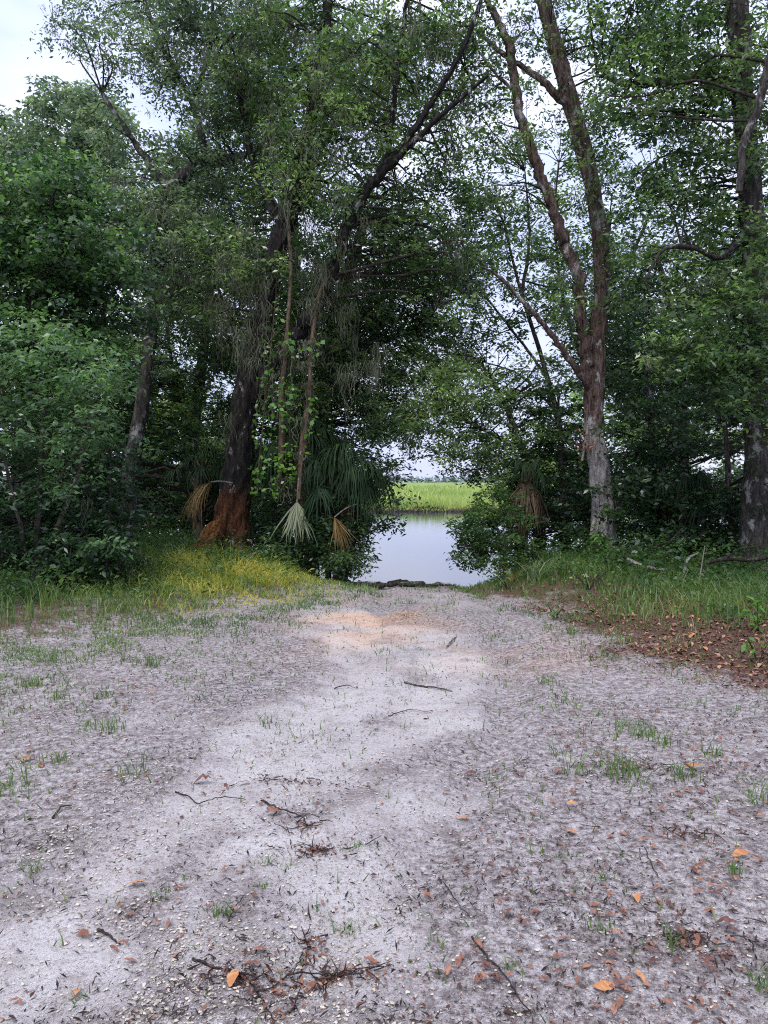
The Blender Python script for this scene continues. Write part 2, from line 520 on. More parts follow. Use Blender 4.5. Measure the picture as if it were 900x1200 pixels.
def ground_mat():
    m, nt, b = newmat('sandy_ground')
    at = nt.nodes.new('ShaderNodeAttribute'); at.attribute_name = 'mask'
    sp = nt.nodes.new('ShaderNodeSeparateColor'); nt.links.new(at.outputs['Color'], sp.inputs[0])
    t = nt.nodes.new('ShaderNodeTexCoord'); o = t.outputs['Object']
    nb = noise(nt, 1.3, 6, .65, o)
    nm = noise(nt, 26, 7, .8, o)
    nf = noise(nt, 70, 4, .75, o)
    ng = noise(nt, 300, 2, .7, o)
    sand = ramp(nt, nb, [(.3, (.43, .4, .38)), (.55, (.51, .483, .46)), (.75, (.57, .545, .52))])
    rough_ = ramp(nt, nm, [(.4, (.14, .115, .108)), (.5, (.32, .288, .278)), (.6, (.5, .468, .455))])
    # G: trampled, gritty, damp sand against pale smooth drifts
    ma = nt.nodes.new('ShaderNodeMath'); ma.operation = 'MULTIPLY_ADD'
    nt.links.new(nm, ma.inputs[0]); ma.inputs[1].default_value = 1.0
    nt.links.new(sp.outputs['Green'], ma.inputs[2])
    gf = ramp(nt, ma.outputs[0], [(.75, (0, 0, 0)), (1.1, (1, 1, 1))])
    col = mix(nt, gf, sand, rough_)
    spk = ramp(nt, nf, [(.36, (.42, .35, .33)), (.46, (.95, .94, .93)), (.6, (1, 1, 1)), (.68, (1.2, 1.17, 1.12))])
    nd = noise(nt, 5, 7, .75, o)
    dk = ramp(nt, nd, [(.36, (.7, .66, .64)), (.5, (1, 1, 1)), (.7, (1.06, 1.06, 1.06))])
    col = mix(nt, .85, col, dk, 'MULTIPLY')
    col = mix(nt, .9, col, spk, 'MULTIPLY')
    gs = ramp(nt, ng, [(.36, (.5, .47, .46)), (.5, (1, 1, 1)), (.66, (1.3, 1.3, 1.28))])
    col = mix(nt, .8, col, gs, 'MULTIPLY')
    # B: patch of warm light painted into the sand colour
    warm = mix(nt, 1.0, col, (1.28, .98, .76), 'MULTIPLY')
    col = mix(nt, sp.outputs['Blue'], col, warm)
    # R: dark leafy soil of the banks
    soil = ramp(nt, nf, [(.3, (.03, .019, .013)), (.5, (.09, .052, .035)), (.7, (.22, .125, .08))])
    m0 = nt.nodes.new('ShaderNodeMath'); m0.operation = 'MULTIPLY_ADD'
    nt.links.new(nf, m0.inputs[0]); m0.inputs[1].default_value = 1.5
    nt.links.new(sp.outputs['Red'], m0.inputs[2])
    ms = nt.nodes.new('ShaderNodeMath'); ms.operation = 'MULTIPLY_ADD'
    nt.links.new(noise(nt, 3.5, 8, .8, o), ms.inputs[0]); ms.inputs[1].default_value = 2.2
    nt.links.new(m0.outputs[0], ms.inputs[2])
    md = nt.nodes.new('ShaderNodeMath'); md.operation = 'MULTIPLY'; md.inputs[1].default_value = .4
    nt.links.new(ms.outputs[0], md.inputs[0])
    sf = ramp(nt, md.outputs[0], [(.88, (0, 0, 0)), (1.0, (1, 1, 1))])
    col = mix(nt, sf, col, soil)
    # alpha mask = wet mud at the waterline
    at2 = nt.nodes.new('ShaderNodeAttribute'); at2.attribute_name = 'mud'
    mud = ramp(nt, nm, [(.3, (.03, .024, .02)), (.55, (.1, .085, .075)), (.75, (.22, .2, .18))])
    col = mix(nt, at2.outputs['Fac'], col, mud)
    at3 = nt.nodes.new('ShaderNodeAttribute'); at3.attribute_name = 'marsh'
    mg = ramp(nt, noise(nt, .15, 5, .6, o), [(.35, (.14, .2, .05)), (.6, (.26, .34, .1)), (.8, (.36, .4, .16))])
    col = mix(nt, at3.outputs['Fac'], col, mg)
    nt.links.new(col, b.inputs['Base Color'])
    b.inputs['Roughness'].default_value = .92
    b.inputs['Specular IOR Level'].default_value = .25
    hs = nt.nodes.new('ShaderNodeMath'); hs.operation = 'MULTIPLY_ADD'
    nt.links.new(nf, hs.inputs[0]); hs.inputs[1].default_value = .5
    nt.links.new(nm, hs.inputs[2])
    bump(nt, b, hs.outputs[0], .9, .011)
    return m


GROUND = ground_mat()


def water_mat():
    m, nt, b = newmat('river_water')
    b.inputs['Base Color'].default_value = (.04, .055, .075, 1)
    b.inputs['Roughness'].default_value = .03
    b.inputs['IOR'].default_value = 1.6
    b.inputs['Specular IOR Level'].default_value = 1.0
    n = noise(nt, 1.6, 4, .6, None, (1, 3.2, 1))
    bump(nt, b, n, .1, .03)
    return m


WATER = water_mat()

# ---------------------------------------------------------------- ground sheet, water, marsh
def axis_x():
    core = np.arange(-5, 5.001, .065)
    side = 5 + np.cumsum(.06 * 1.085 ** np.arange(92))
    side = side[side < 1400]
    return np.concatenate([-side[::-1], core, side])


def axis_y():
    a = np.arange(-12, 1.6, .6)
    b_ = np.concatenate([np.arange(1.6, 7, .045), np.arange(7, 11.5, .07)])
    c_ = np.arange(11.5, 20, .12)
    d_ = np.arange(20, 45, .7)
    e_ = np.arange(45, 52, .35)
    f_ = 52 + np.cumsum(.5 * 1.13 ** np.arange(48))
    return np.concatenate([a, b_, c_, d_, e_, f_])


def warm_light_mask(x, y):
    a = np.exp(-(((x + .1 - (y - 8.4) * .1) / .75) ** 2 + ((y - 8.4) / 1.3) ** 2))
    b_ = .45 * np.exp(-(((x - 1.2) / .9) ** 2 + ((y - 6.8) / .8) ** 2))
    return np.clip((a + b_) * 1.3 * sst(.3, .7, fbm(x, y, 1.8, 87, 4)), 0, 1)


def _lines():
    out = []
    for pts, w in (([(120, 1040), (200, 990), (300, 925), (400, 885), (470, 850), (525, 790), (505, 740)], .26),
                   ([(395, 1140), (385, 1060), (430, 985), (500, 925)], .2), ([(265, 1110), (300, 1040), (330, 1000)], .2),
                   ([(10, 1150), (60, 1130), (130, 1190)], .2), ([(330, 880), (400, 830), (430, 770), (420, 720)], .3)):
        g_ = [G(a, b) for a, b in pts]
        out += [(g_[k], g_[k + 1], w * (1 + .06 * g_[k][1])) for k in range(len(g_) - 1)]
    return out


TRACKS = _lines()


def pale_track(x, y):
    """1 in the pale drifts of smooth sand along the wheel lines"""
    x = np.asarray(x, float); y = np.asarray(y, float)
    best = np.zeros(np.broadcast(x, y).shape)
    xx = x + (fbm(x, y, 1.7, 71, 3) - .5) * .5; yy = y + (fbm(x, y, 1.7, 72, 3) - .5) * .5
    for (a, b, w) in TRACKS:
        dx, dy = b[0] - a[0], b[1] - a[1]
        t = np.clip(((xx - a[0]) * dx + (yy - a[1]) * dy) / (dx * dx + dy * dy), 0, 1)
        d2 = (xx - a[0] - t * dx) ** 2 + (yy - a[1] - t * dy) ** 2
        best = np.maximum(best, np.exp(-(d2 / w ** 2) ** 1.5))
    return np.clip(best * (.25 + 1.5 * (fbm(x, y, 1.9, 77, 4) - .2)), 0, 1)


xs, ys = axis_x(), axis_y()
X, Y = np.meshgrid(xs, ys)
Z = gh(X, Y)
near = (np.abs(X) < 6) & (Y < 12) & (Y > 1)
Z = Z + np.where(near, (fbm(X, Y, 11, 51, 2) - .5) * .01 * (1 - .6 * pale_track(X, Y)), 0)
gg = Geo()
nx, ny = len(xs), len(ys)
ii = np.arange(ny - 1)[:, None] * nx + np.arange(nx - 1)[None]
gg.add(np.stack([X, Y, Z], -1).reshape(-1, 3), np.stack([ii, ii + 1, ii + nx + 1, ii + nx], -1).reshape(-1, 4))
go = gg.build('ground', GROUND, smooth=True)
tag(go, kind='structure')
vg = verge(X, Y)
Rm = sst(-.75, 1.1, vg - .25 * (X < 0) + .3 * (X > 0) * (Y < 8.6)) * (1 - .42 * (X < 0))
pt = pale_track(X, Y)
Gm = .62 - .5 * pt + .22 * sst(-.6, 1.5, X) * sst(7, 3.5, Y) + .3 * sst(-.8, -2.2, X) * sst(4.5, 6, Y) + .9 * (fbm(X, Y, 1.3, 61, 4) - .5)
Gm = np.clip(Gm, 0, 1)
Bm = warm_light_mask(X, Y)
me = go.data
ca = me.attributes.new('mask', 'FLOAT_COLOR', 'POINT')
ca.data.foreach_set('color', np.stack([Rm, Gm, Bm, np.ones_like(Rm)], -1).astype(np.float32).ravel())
mud = sst(-.12, -.26, Z) * sst(30, 20, Y)
mud = np.maximum(mud, .85 * sst(10.5, 11.6, Y + (fbm(X, Y, 2.5, 8, 3) - .5) * 1.5) * sst(30, 20, Y) * sst(.3, -.1, vg))
a = me.attributes.new('mud', 'FLOAT', 'POINT'); a.data.foreach_set('value', mud.astype(np.float32).ravel())
marsh = sst(FAR_Y - 3, FAR_Y - 1, Y) * sst(-.6, -.4, Z)
a = me.attributes.new('marsh', 'FLOAT', 'POINT'); a.data.foreach_set('value', marsh.astype(np.float32).ravel())

g = Geo()
wx = np.array([-1400, -100, -20, 20, 100, 1400.]); wy = np.array([10, 20, 35, 52.])
WX, WY = np.meshgrid(wx, wy)
ii = np.arange(3)[:, None] * 6 + np.arange(5)[None]
g.add(np.stack([WX, WY, WX * 0 + WATER_Z], -1).reshape(-1, 3), np.stack([ii, ii + 1, ii + 7, ii + 6], -1).reshape(-1, 4))
tag(g.build('river_water', WATER), kind='structure')

rng = np.random.default_rng(11)
g = Geo()
for (y0, y1, n, hh, ww) in ((46.6, 50, 11000, .62, .08), (50, 62, 16000, .7, .08), (62, 95, 12000, .8, .16), (95, 200, 9000, .8, .4)):
    by = rng.uniform(y0, y1, n); bx = rng.uniform(-.45, .8, n) * by
    bz = gh(bx, by)
    k = bz > -.45
    bx, by, bz = bx[k], by[k], bz[k]
    clump = fbm(bx, by, .35, 91, 3)
    blades(g, bx, by, bz, hh * (.2 + 1.6 * clump) * rng.uniform(.7, 1.25, len(bx)), ww * np.ones(len(bx)), rng, .5, .15 + .9 * clump * vn(bx, by, .08, 4) * 1.4 + rng.normal(0, .2, len(bx)), segs=1)
tag(g.build('marsh_grass', REED), 'bright green marsh grass across the river', 'marsh grass', kind='stuff')
# the dead dark litter of reed stems at the foot of the far bank
g = Geo()
n = 9000
bx = rng.uniform(-22, 38, n); by = 46.3 + rng.uniform(-.3, 1.0, n)
bz = np.maximum(gh(bx, by), WATER_Z)
blades(g, bx, by, bz, rng.uniform(.05, .3, n), np.full(n, .07), rng, 1.2, segs=1)
tag(g.build('bank_debris', STICK), 'dark dead stems along the far waterline', 'debris', kind='stuff')
# far wooded shore beyond the marsh
g = Geo()
n = 5000
bx = rng.uniform(-500, 700, n); by = rng.uniform(620, 680, n)
top = 3.5 + 5 * fbm(bx, bx * 0, .02, 5, 3)
c = np.stack([bx, by, rng.uniform(0, 1, n) * top], -1)
add_leaves(g, c, np.full(n, 4.0), rng, aspect=.9)
HAZY = leaf_mat('haze_tinted_foliage', [(0, (.12, .16, .16)), (.5, (.17, .22, .22)), (1, (.24, .28, .28))], trans=0, rough=1)  # distance haze is put into this grey-blue foliage colour
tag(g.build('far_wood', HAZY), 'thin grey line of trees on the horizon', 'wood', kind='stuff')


# ---------------------------------------------------------------- trees
def hang_moss(g, pts, rng, length=(.3, 1.1), strands=26, spread=.13, width=.009):
    """bunches of thin wavy strands hanging from each point"""
    for p in pts:
        L0 = rng.uniform(*length)
        m = int(strands * (.35 + L0 * .6))
        off = rng.normal(0, spread, (m, 2)) * [1, .8]
        L = L0 * np.clip(1 - np.linalg.norm(off, axis=1) / (spread * 2.6), .1, 1) * rng.uniform(.35, 1.1, m)
        segs = 5
        a = rng.uniform(0, math.pi, m)
        w = width * rng.uniform(.5, 1.4, m)
        rows = []
        jx = np.zeros(m); jy = np.zeros(m)
        for k in range(segs + 1):
            t = k / segs
            cx = p[0] + off[:, 0] * (1 - .45 * t) + jx; cy = p[1] + off[:, 1] * (1 - .45 * t) + jy
            cz = p[2] - L * t + rng.normal(0, .02, m)
            ww = w * (1 - .75 * t)
            rows.append(np.stack([cx - np.cos(a) * ww, cy - np.sin(a) * ww, cz], -1))
            rows.append(np.stack([cx + np.cos(a) * ww, cy + np.sin(a) * ww, cz], -1))
            jx = jx * .7 + rng.normal(0, .02 + .022 * L0, m); jy = jy * .7 + rng.normal(0, .02 + .022 * L0, m)
            a = a + rng.normal(0, .5, m)
        v = np.stack(rows, 1)
        M = 2 * (segs + 1)
        base = (np.arange(m) * M)[:, None]
        f = np.concatenate([base + np.array([[2 * k, 2 * k + 1, 2 * k + 3, 2 * k + 2]]) for k in range(segs)], 0)
        g.add(v.reshape(-1, 3), f, np.repeat(rng.uniform(.1, .9, m), M))


LEAFCOUNT = 0
DENS = 1.22


def make_tree(name, label, cat, stems, regions, seed, leaf=OAK, barkm=BARK, size=.085, group=None,
              moss=None, mosslen=(.3, 1.1), flare=.35, sub_r=.3, trunk_sides=14, limb_r=.022, aspect=.42, kids=True, mossmat=None):
    """stems: [[(px, py, depth, radius_m), ...], ...], the first is the trunk;
    regions: (px, py, rpx, rpy, depth0, depth1, clumps, clump radius m, leaves per m3, tint shift)"""
    global LEAFCOUNT
    size *= 1.1
    rng = np.random.default_rng(seed)
    paths = []
    for st in stems:
        rows = [np.append(P(a, b, c), r) for a, b, c, r in st]
        paths.append(rows)
    # plant the trunk in the ground
    f = paths[0][0]
    gz = float(gh(f[0], f[1])) - .12
    if f[2] > gz:
        paths[0].insert(0, np.array([f[0], f[1], gz, f[3] * 1.08]))
    base = np.array([paths[0][0][0], paths[0][0][1], gz + .12])
    root = thing(name, label, cat, base, group)
    skel = []
    for i, rows in enumerate(paths):
        n = max(8, int(6 + (11 if i == 0 or trunk_sides > 20 else 5) * sum(np.linalg.norm(np.array(rows[k + 1][:3]) - rows[k][:3]) for k in range(len(rows) - 1))))
        n = min(n, 190)
        sp = smooth_path(rows, n)
        if i and len(sp) > 5:
            sp[2:, :3] += rng.normal(0, 1, (len(sp) - 2, 3)) * sp[2:, 3:4] * .22
        g = Geo()
        tube(g, sp, trunk_sides if i == 0 else (28 if trunk_sides > 20 and sp[0, 3] > .07 else 9), .16, seed * 7 + i, flare=flare if i == 0 else 0)
        o = g.build('trunk' if i == 0 else 'limb', barkm, root, smooth=True)
        skel.append(sp)
    sk = np.concatenate(skel)
    gl, gt, gm = Geo(), Geo(), Geo()
    mosspts = []
    for (px, py, rpx, rpy, d0, d1, nc, cr, dens, ts) in regions:
        cents = []
        for k in range(nc):
            best = None
            for _ in range(8):
                r_ = math.sqrt(rng.uniform()); th = rng.uniform(0, 2 * math.pi)
                q = P(px + math.cos(th) * r_ * rpx, py + math.sin(th) * r_ * rpy, rng.uniform(d0, d1))
                dm = min([np.linalg.norm(q - c) for c in cents] or [9])
                if best is None or dm > best[0]: best = (dm, q)
            cents.append(best[1])
        for c in cents:
            if c[2] < gh(c[0], c[1]) + .2: c[2] = float(gh(c[0], c[1])) + .2 + rng.uniform(0, .3)
            R3 = np.array([cr, cr, cr * .75]) * rng.uniform(.75, 1.25)
            # limb to the clump
            dv = sk[:, :3] - c
            cost = np.linalg.norm(dv, axis=1) + np.maximum(dv[:, 2], 0) * 1.5
            s = sk[int(np.argmin(cost))]
            dist = np.linalg.norm(s[:3] - c)
            r0 = min(s[3] * .6, limb_r * (.5 + .35 * dist))
            mid = (s[:3] + c) / 2 + rng.normal(0, .1, 3) * dist * .7 + [0, 0, .08 * dist]
            mid2 = mid * .5 + c * .5 + rng.normal(0, .07, 3) * dist
            sp = smooth_path([np.append(s[:3], r0), np.append(mid, r0 * .75), np.append(mid2, r0 * .55), np.append(c, r0 * .35)], 10)
            tube(gt, sp, 5)
            ncl = max(3, int(DENS * dens * 4.19 * R3[0] * R3[1] * R3[2] / 42))
            sc = c + ell(rng, ncl, R3, .4)
            for q in sc:
                sr = sub_r * rng.uniform(.6, 1.25)
                m = int(42 * rng.uniform(.6, 1.4))
                off = rng.normal(0, .5, (m, 3)) * [sr, sr, sr * .5]
                off[:, 2] -= (off[:, 0] ** 2 + off[:, 1] ** 2) * .5
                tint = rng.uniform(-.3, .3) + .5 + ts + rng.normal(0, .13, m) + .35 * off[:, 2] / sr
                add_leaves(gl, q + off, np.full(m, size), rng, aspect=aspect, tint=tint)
                LEAFCOUNT += m
            for q in sc[::3]:
                tube(gt, smooth_path([np.append(c, .009), np.append((c + q) / 2 + rng.normal(0, .05, 3), .006), np.append(q, .003)], 4), 3)
            if moss:
                k = rng.poisson(moss * .8)
                if k: mosspts.extend(c + ell(rng, k, R3, .3) * [1, 1, .6])
    if gt.n: tag(gt.build('branches', TWIG, root), kind='stuff')
    if gl.n: tag(gl.build('crown', leaf, root), kind='stuff')
    if mosspts:
        hang_moss(gm, mosspts, rng, (mosslen[0] * .5, mosslen[1] * .7), 20, .11, .008)
        tag(gm.build('spanish_moss', mossmat or MOSS, root), kind='stuff')
    return root


# 1 vine-smothered tree on the left
make_tree('vine_covered_tree', 'rounded tree smothered in glossy dark green vines at the left edge of the clearing', 'tree',
          [[(20, 650, 10.9, .16), (30, 500, 10.9, .14), (50, 330, 10.9, .11), (60, 250, 10.9, .06)]],
          [(55, 265, 78, 75, 10.1, 11.6, 20, .62, 760, .05), (30, 360, 110, 80, 10.2, 11.7, 22, .65, 640, 0.0),
           (-80, 330, 90, 150, 10.3, 12, 16, .8, 380, 0), (120, 330, 35, 90, 10.6, 11.6, 9, .5, 620, -.05), (50, 410, 90, 30, 9.7, 10.8, 16, .5, 700, .05)],
          101, leaf=VINE, size=.072, aspect=.58, sub_r=.24)
make_tree('leafy_bush', 'large grey-green bush with arching leafy sprays in front of the vine covered tree', 'bush',
          [[(40, 690, 9.2, .05), (45, 600, 9.2, .04), (50, 500, 9.1, .02)], [(38, 680, 9.2, .035), (10, 560, 9.0, .02), (-10, 480, 9.0, .012)],
           [(42, 680, 9.2, .035), (90, 560, 9.1, .025), (110, 470, 9.1, .012)]],
          [(30, 470, 85, 75, 8.6, 9.8, 22, .48, 850, .08), (95, 500, 50, 60, 8.9, 9.7, 10, .42, 700, .12), (20, 560, 90, 50, 8.8, 10, 13, .5, 560, -.1),
           (-80, 520, 60, 130, 8.6, 10, 8, .6, 400, 0), (20, 640, 90, 35, 9, 10, 18, .42, 620, -.3), (70, 590, 70, 40, 9.2, 10.2, 20, .42, 700, -.25), (60, 650, 80, 30, 8.9, 9.8, 16, .34, 700, -.2), (135, 600, 26, 60, 9.4, 10.2, 12, .34, 620, -.3)],
          102, leaf=BUSH, size=.07, sub_r=.22, flare=0, trunk_sides=7, limb_r=.012)
make_tree('shaggy_shrub', 'dark shaggy shrub of drooping dead vines between the grey-green bush and the grass', 'bush',
          [[(122, 690, 9.5, .035), (128, 600, 9.6, .025), (130, 520, 9.7, .012)]],
          [(122, 590, 26, 70, 9.4, 10.2, 9, .34, 520, -.2), (118, 655, 30, 25, 9.4, 10.0, 5, .3, 520, -.2)],
          103, leaf=DARK, size=.055, sub_r=.18, flare=0, trunk_sides=6, limb_r=.01, moss=5, mosslen=(.4, 1.0))

# 2 taller trees beyond, upper left; their haze is painted as pale leaf colour
make_tree('distant_oak', 'pale grey-green tree top rising beyond the vine covered tree in open sky', 'tree',
          [[(95, 600, 24, .25), (92, 350, 24, .2), (88, 200, 24, .12), (85, 140, 24, .05)]],
          [(85, 155, 40, 42, 23, 25.5, 12, .95, 260, .1), (90, 260, 70, 70, 23, 26, 12, 1.2, 170, 0), (20, 215, 40, 40, 23, 26, 6, 1.0, 190, 0)],
          104, leaf=OAKPALE, size=.16, sub_r=.45)
make_tree('distant_tree', 'pale tree top cut off by the left edge of the picture', 'tree',
          [[(-30, 600, 26, .25), (-25, 350, 26, .2), (-20, 180, 26, .08)]],
          [(-8, 170, 32, 38, 25, 27, 8, .9, 260, .05), (-60, 260, 70, 90, 25, 28, 14, 1.2, 170, 0)],
          105, leaf=OAKPALE, size=.16, sub_r=.45)
# 3 the tall oak behind whose limb crosses upper left
make_tree('mossy_oak', 'tall mossy oak with a pale lichened leaning trunk left of the red-based tree', 'tree',
          [[(150, 615, 14.5, .17), (155, 540, 14.5, .15), (168, 465, 14.5, .13), (178, 380, 14.6, .12), (185, 300, 14.8, .15), (200, 225, 15, .13), (238, 190, 15, .12), (240, 178, 15, .09), (225, 120, 15, .06), (190, 55, 15, .045), (165, -10, 15, .04)],
           [(200, 225, 15, .11), (160, 170, 15.2, .06), (120, 110, 15.3, .04)],
           [(238, 186, 15, .09), (300, 180, 14.6, .06), (345, 150, 14.4, .04)],
           [(225, 120, 15, .05), (245, 60, 15, .04), (250, -20, 15, .03)]],
          [(110, 25, 48, 40, 14.5, 16, 9, .5, 330, .0), (150, 110, 60, 55, 14.5, 16, 9, .55, 300, .05), (190, 25, 60, 45, 14, 16, 12, .6, 360, 0),
           (270, 60, 70, 75, 13.8, 15.8, 24, .65, 430, .05), (250, 160, 60, 50, 14, 16, 14, .6, 460, .0), (165, 215, 60, 45, 14, 16, 14, .6, 480, .05),
           (220, 290, 75, 60, 13.6, 15.6, 20, .62, 420, .02), (180, -90, 150, 60, 13, 17, 10, .8, 160, 0), (150, 380, 60, 80, 14.2, 16, 12, .6, 330, -.1)],
          106, leaf=OAKPALE, barkm=BARK_L, size=.082, moss=2.2, mosslen=(.25, 1.0))
# 4 dark red-based tree and its leaning limb
dark_oak = make_tree('dark_oak', 'black wet oak with a red-brown foot and long leaning limbs', 'tree',
          [[(270, 632, 13, .34), (272, 600, 13, .29), (277, 560, 13, .25), (283, 500, 13, .22), (292, 440, 13, .2), (305, 390, 13.1, .18), (318, 320, 13.2, .16), (332, 270, 13.3, .17), (352, 200, 13.4, .14), (368, 120, 13.5, .11), (382, 30, 13.6, .09), (388, -80, 13.8, .05)],
           [(296, 470, 13, 0.156), (325, 420, 12.9, 0.133), (362, 372, 12.8, 0.117), (388, 325, 12.7, 0.101), (408, 262, 12.6, 0.094), (440, 210, 12.5, 0.078), (475, 165, 12.4, 0.055), (512, 110, 12.4, 0.043), (545, 52, 12.3, 0.035), (570, -20, 12.3, 0.023)],
           [(440, 212, 12.5, 0.062), (490, 160, 12.2, 0.047), (535, 120, 12.0, 0.035), (572, 88, 11.9, 0.023)],
           [(452, 190, 12.5, 0.055), (462, 120, 12.6, 0.043), (470, 50, 12.6, 0.035), (480, -30, 12.6, 0.031)],
           [(332, 270, 13.3, 0.078), (300, 200, 13.6, 0.055), (280, 110, 13.8, 0.039)]],
          [(340, 90, 70, 90, 13.3, 15.2, 24, .55, 400, .06), (420, 60, 70, 75, 13, 15, 22, .55, 430, .1), (400, 170, 60, 60, 13, 14.8, 14, .52, 400, .05),
           (500, 60, 42, 70, 12.8, 14.3, 9, .5, 340, .0), (480, 180, 60, 60, 12.9, 14.6, 13, .5, 330, -.02), (330, 220, 60, 60, 13.5, 15, 14, .55, 380, .02),
           (440, 290, 70, 60, 12.9, 14.6, 16, .55, 430, -.02), (280, 330, 70, 60, 13.2, 15, 15, .52, 380, -.05), (520, 300, 50, 55, 12.6, 14.4, 11, .55, 430, 0),
           (400, -90, 200, 60, 12.5, 15, 14, .8, 180, 0), (530, 130, 35, 50, 12.4, 13.4, 4, .4, 260, 0), (385, 90, 30, 60, 12.0, 12.8, 12, .38, 600, .25), (300, 300, 30, 30, 12.3, 13, 6, .35, 460, .1), (430, 120, 40, 60, 12, 12.8, 8, .36, 420, .05), (350, 200, 40, 50, 12.2, 13, 8, .38, 460, .05), (310, 60, 50, 60, 12.8, 13.6, 10, .45, 420, 0), (500, 30, 40, 40, 12.2, 13, 8, .42, 400, 0), (400, 250, 40, 40, 11.9, 12.6, 6, .34, 420, 0), (520, 90, 40, 50, 13, 14.5, 9, .5, 380, 0), (470, 250, 40, 50, 12.8, 14, 8, .5, 420, 0)],
          107, leaf=OAK, barkm=BARK_D, size=.08, moss=2.2, mosslen=(.4, 1.5), flare=.12, trunk_sides=48)
# 5 dense dark trees behind it
make_tree('waterside_oak', 'dense dark oak behind the leaning limbs, beside the gap to the water', 'tree',
          [[(362, 600, 15.5, .2), (372, 480, 15.5, .18), (400, 350, 15.6, .14), (430, 250, 15.7, .08)],
           [(382, 440, 15.5, .09), (450, 400, 15.2, .06), (500, 380, 15, .04)]],
          [(400, 400, 75, 70, 14.4, 16.4, 24, .65, 520, -.05), (470, 390, 65, 50, 14.4, 16.2, 18, .6, 500, -.02), (400, 480, 65, 45, 14.4, 16, 18, .55, 520, -.12),
           (520, 350, 45, 45, 14.6, 16, 10, .55, 460, .03), (465, 465, 36, 34, 14.4, 15.8, 12, .45, 520, -.08), (430, 520, 30, 40, 14, 15.4, 10, .4, 560, -.1), (480, 330, 50, 50, 14.4, 16, 12, .6, 480, 0), (430, 300, 80, 50, 15, 17, 9, .6, 340, 0)],
          108, leaf=OAK, size=.082, moss=2.0, mosslen=(.3, 1.2))
make_tree('backdrop_oak', 'shadowed oak deep behind the dark trunk', 'tree',
          [[(330, 600, 17.5, .2), (335, 480, 17.5, .18), (345, 350, 17.6, .14), (345, 250, 17.7, .08)]],
          [(330, 400, 90, 90, 16.5, 18.5, 26, .8, 360, -.1), (300, 500, 90, 50, 16.5, 19, 16, .7, 360, -.15), (260, 250, 110, 90, 17, 19.5, 22, .85, 300, 0),
           (400, 560, 60, 50, 15.5, 17.5, 12, .6, 420, -.15), (380, 130, 110, 90, 17, 19.5, 14, .8, 220, 0)],
          109, leaf=OAK, size=.11, sub_r=.36, moss=1.0, mosslen=(.4, 1.4))
make_tree('backdrop_oak', 'shadowed oak with a thin bare trunk in the gap beside the pale leaning trunk', 'tree',
          [[(222, 600, 19, .16), (228, 500, 19, .14), (240, 400, 19, .12), (250, 300, 19, .09)],
           [(226, 520, 19, .08), (205, 450, 19.2, .06), (195, 380, 19.3, .04)]],
          [(210, 400, 85, 60, 18, 21, 20, .8, 320, -.08), (130, 470, 80, 80, 16.5, 20, 20, .8, 330, -.15), (200, 300, 100, 60, 18.5, 21, 14, .9, 260, 0)],
          110, leaf=OAK, size=.12, sub_r=.38, moss=1.2, mosslen=(.4, 1.6))
make_tree('backdrop_tree', 'slender tree behind the leafy bush at far left', 'tree',
          [[(90, 610, 17, .14), (95, 500, 17, .12), (105, 400, 17, .09)]],
          [(60, 470, 90, 80, 16, 18, 18, .8, 330, -.12), (40, 590, 130, 30, 15.5, 18, 12, .6, 360, -.15), (-120, 450, 120, 150, 15, 19, 14, .9, 160, -.1)],
          111, leaf=OAK, size=.12, sub_r=.36, moss=.6)
make_tree('pale_thicket', 'pale green thicket glimpsed between the dark trunks', 'thicket',  # leaf tint raised, paler green than the trees around it
          [[(215, 600, 25, .12), (215, 520, 25, .09), (212, 450, 25, .05)]],
          [(215, 520, 65, 60, 23.5, 26, 18, .9, 320, .3), (140, 540, 60, 50, 24, 26, 9, .8, 280, .15), (270, 560, 60, 40, 22, 25, 8, .8, 300, .1)],
          112, leaf=GRASS_G, size=.16, sub_r=.45, flare=0)
make_tree('shaded_thicket', 'dark low thicket closing the wood behind the red-based tree', 'thicket',
          [[(320, 610, 18, .08), (320, 570, 18, .06), (318, 530, 18, .03)]],
          [(330, 570, 90, 32, 16, 19.5, 20, .62, 460, -.12), (340, 600, 60, 26, 14.2, 16.5, 18, .5, 600, -.1), (140, 590, 90, 22, 19, 22, 16, .8, 360, -.1), (60, 600, 90, 24, 15, 18, 16, .6, 460, -.15), (250, 596, 70, 22, 16, 18, 12, .6, 460, -.1)],
          113, leaf=DARK, size=.11, sub_r=.34, flare=0)

make_tree('bank_thicket', 'dark green thicket under the palms at the left edge of the water gap', 'thicket',
          [[(385, 655, 12.9, .05), (388, 610, 12.9, .035), (390, 570, 12.9, .015)], [(385, 650, 12.9, .03), (350, 610, 13, .02), (335, 590, 13, .01)]],
          [(385, 600, 34, 38, 12.5, 14, 22, .34, 700, -.05), (335, 610, 40, 30, 12.6, 14, 16, .36, 640, -.05), (398, 635, 26, 26, 12, 13.2, 22, .26, 700, .05), (345, 645, 40, 16, 12.2, 13.4, 16, .24, 600, .1), (410, 605, 16, 38, 12.2, 13.4, 18, .24, 760, -.05), (405, 655, 20, 12, 11.4, 12.4, 14, .18, 800, .05), (396, 612, 14, 40, 11.9, 12.3, 10, .2, 700, -.1), (300, 620, 40, 20, 12.8, 14, 8, .32, 560, 0)],
          125, leaf=DARK, size=.07, sub_r=.2, flare=0, limb_r=.01, trunk_sides=7)
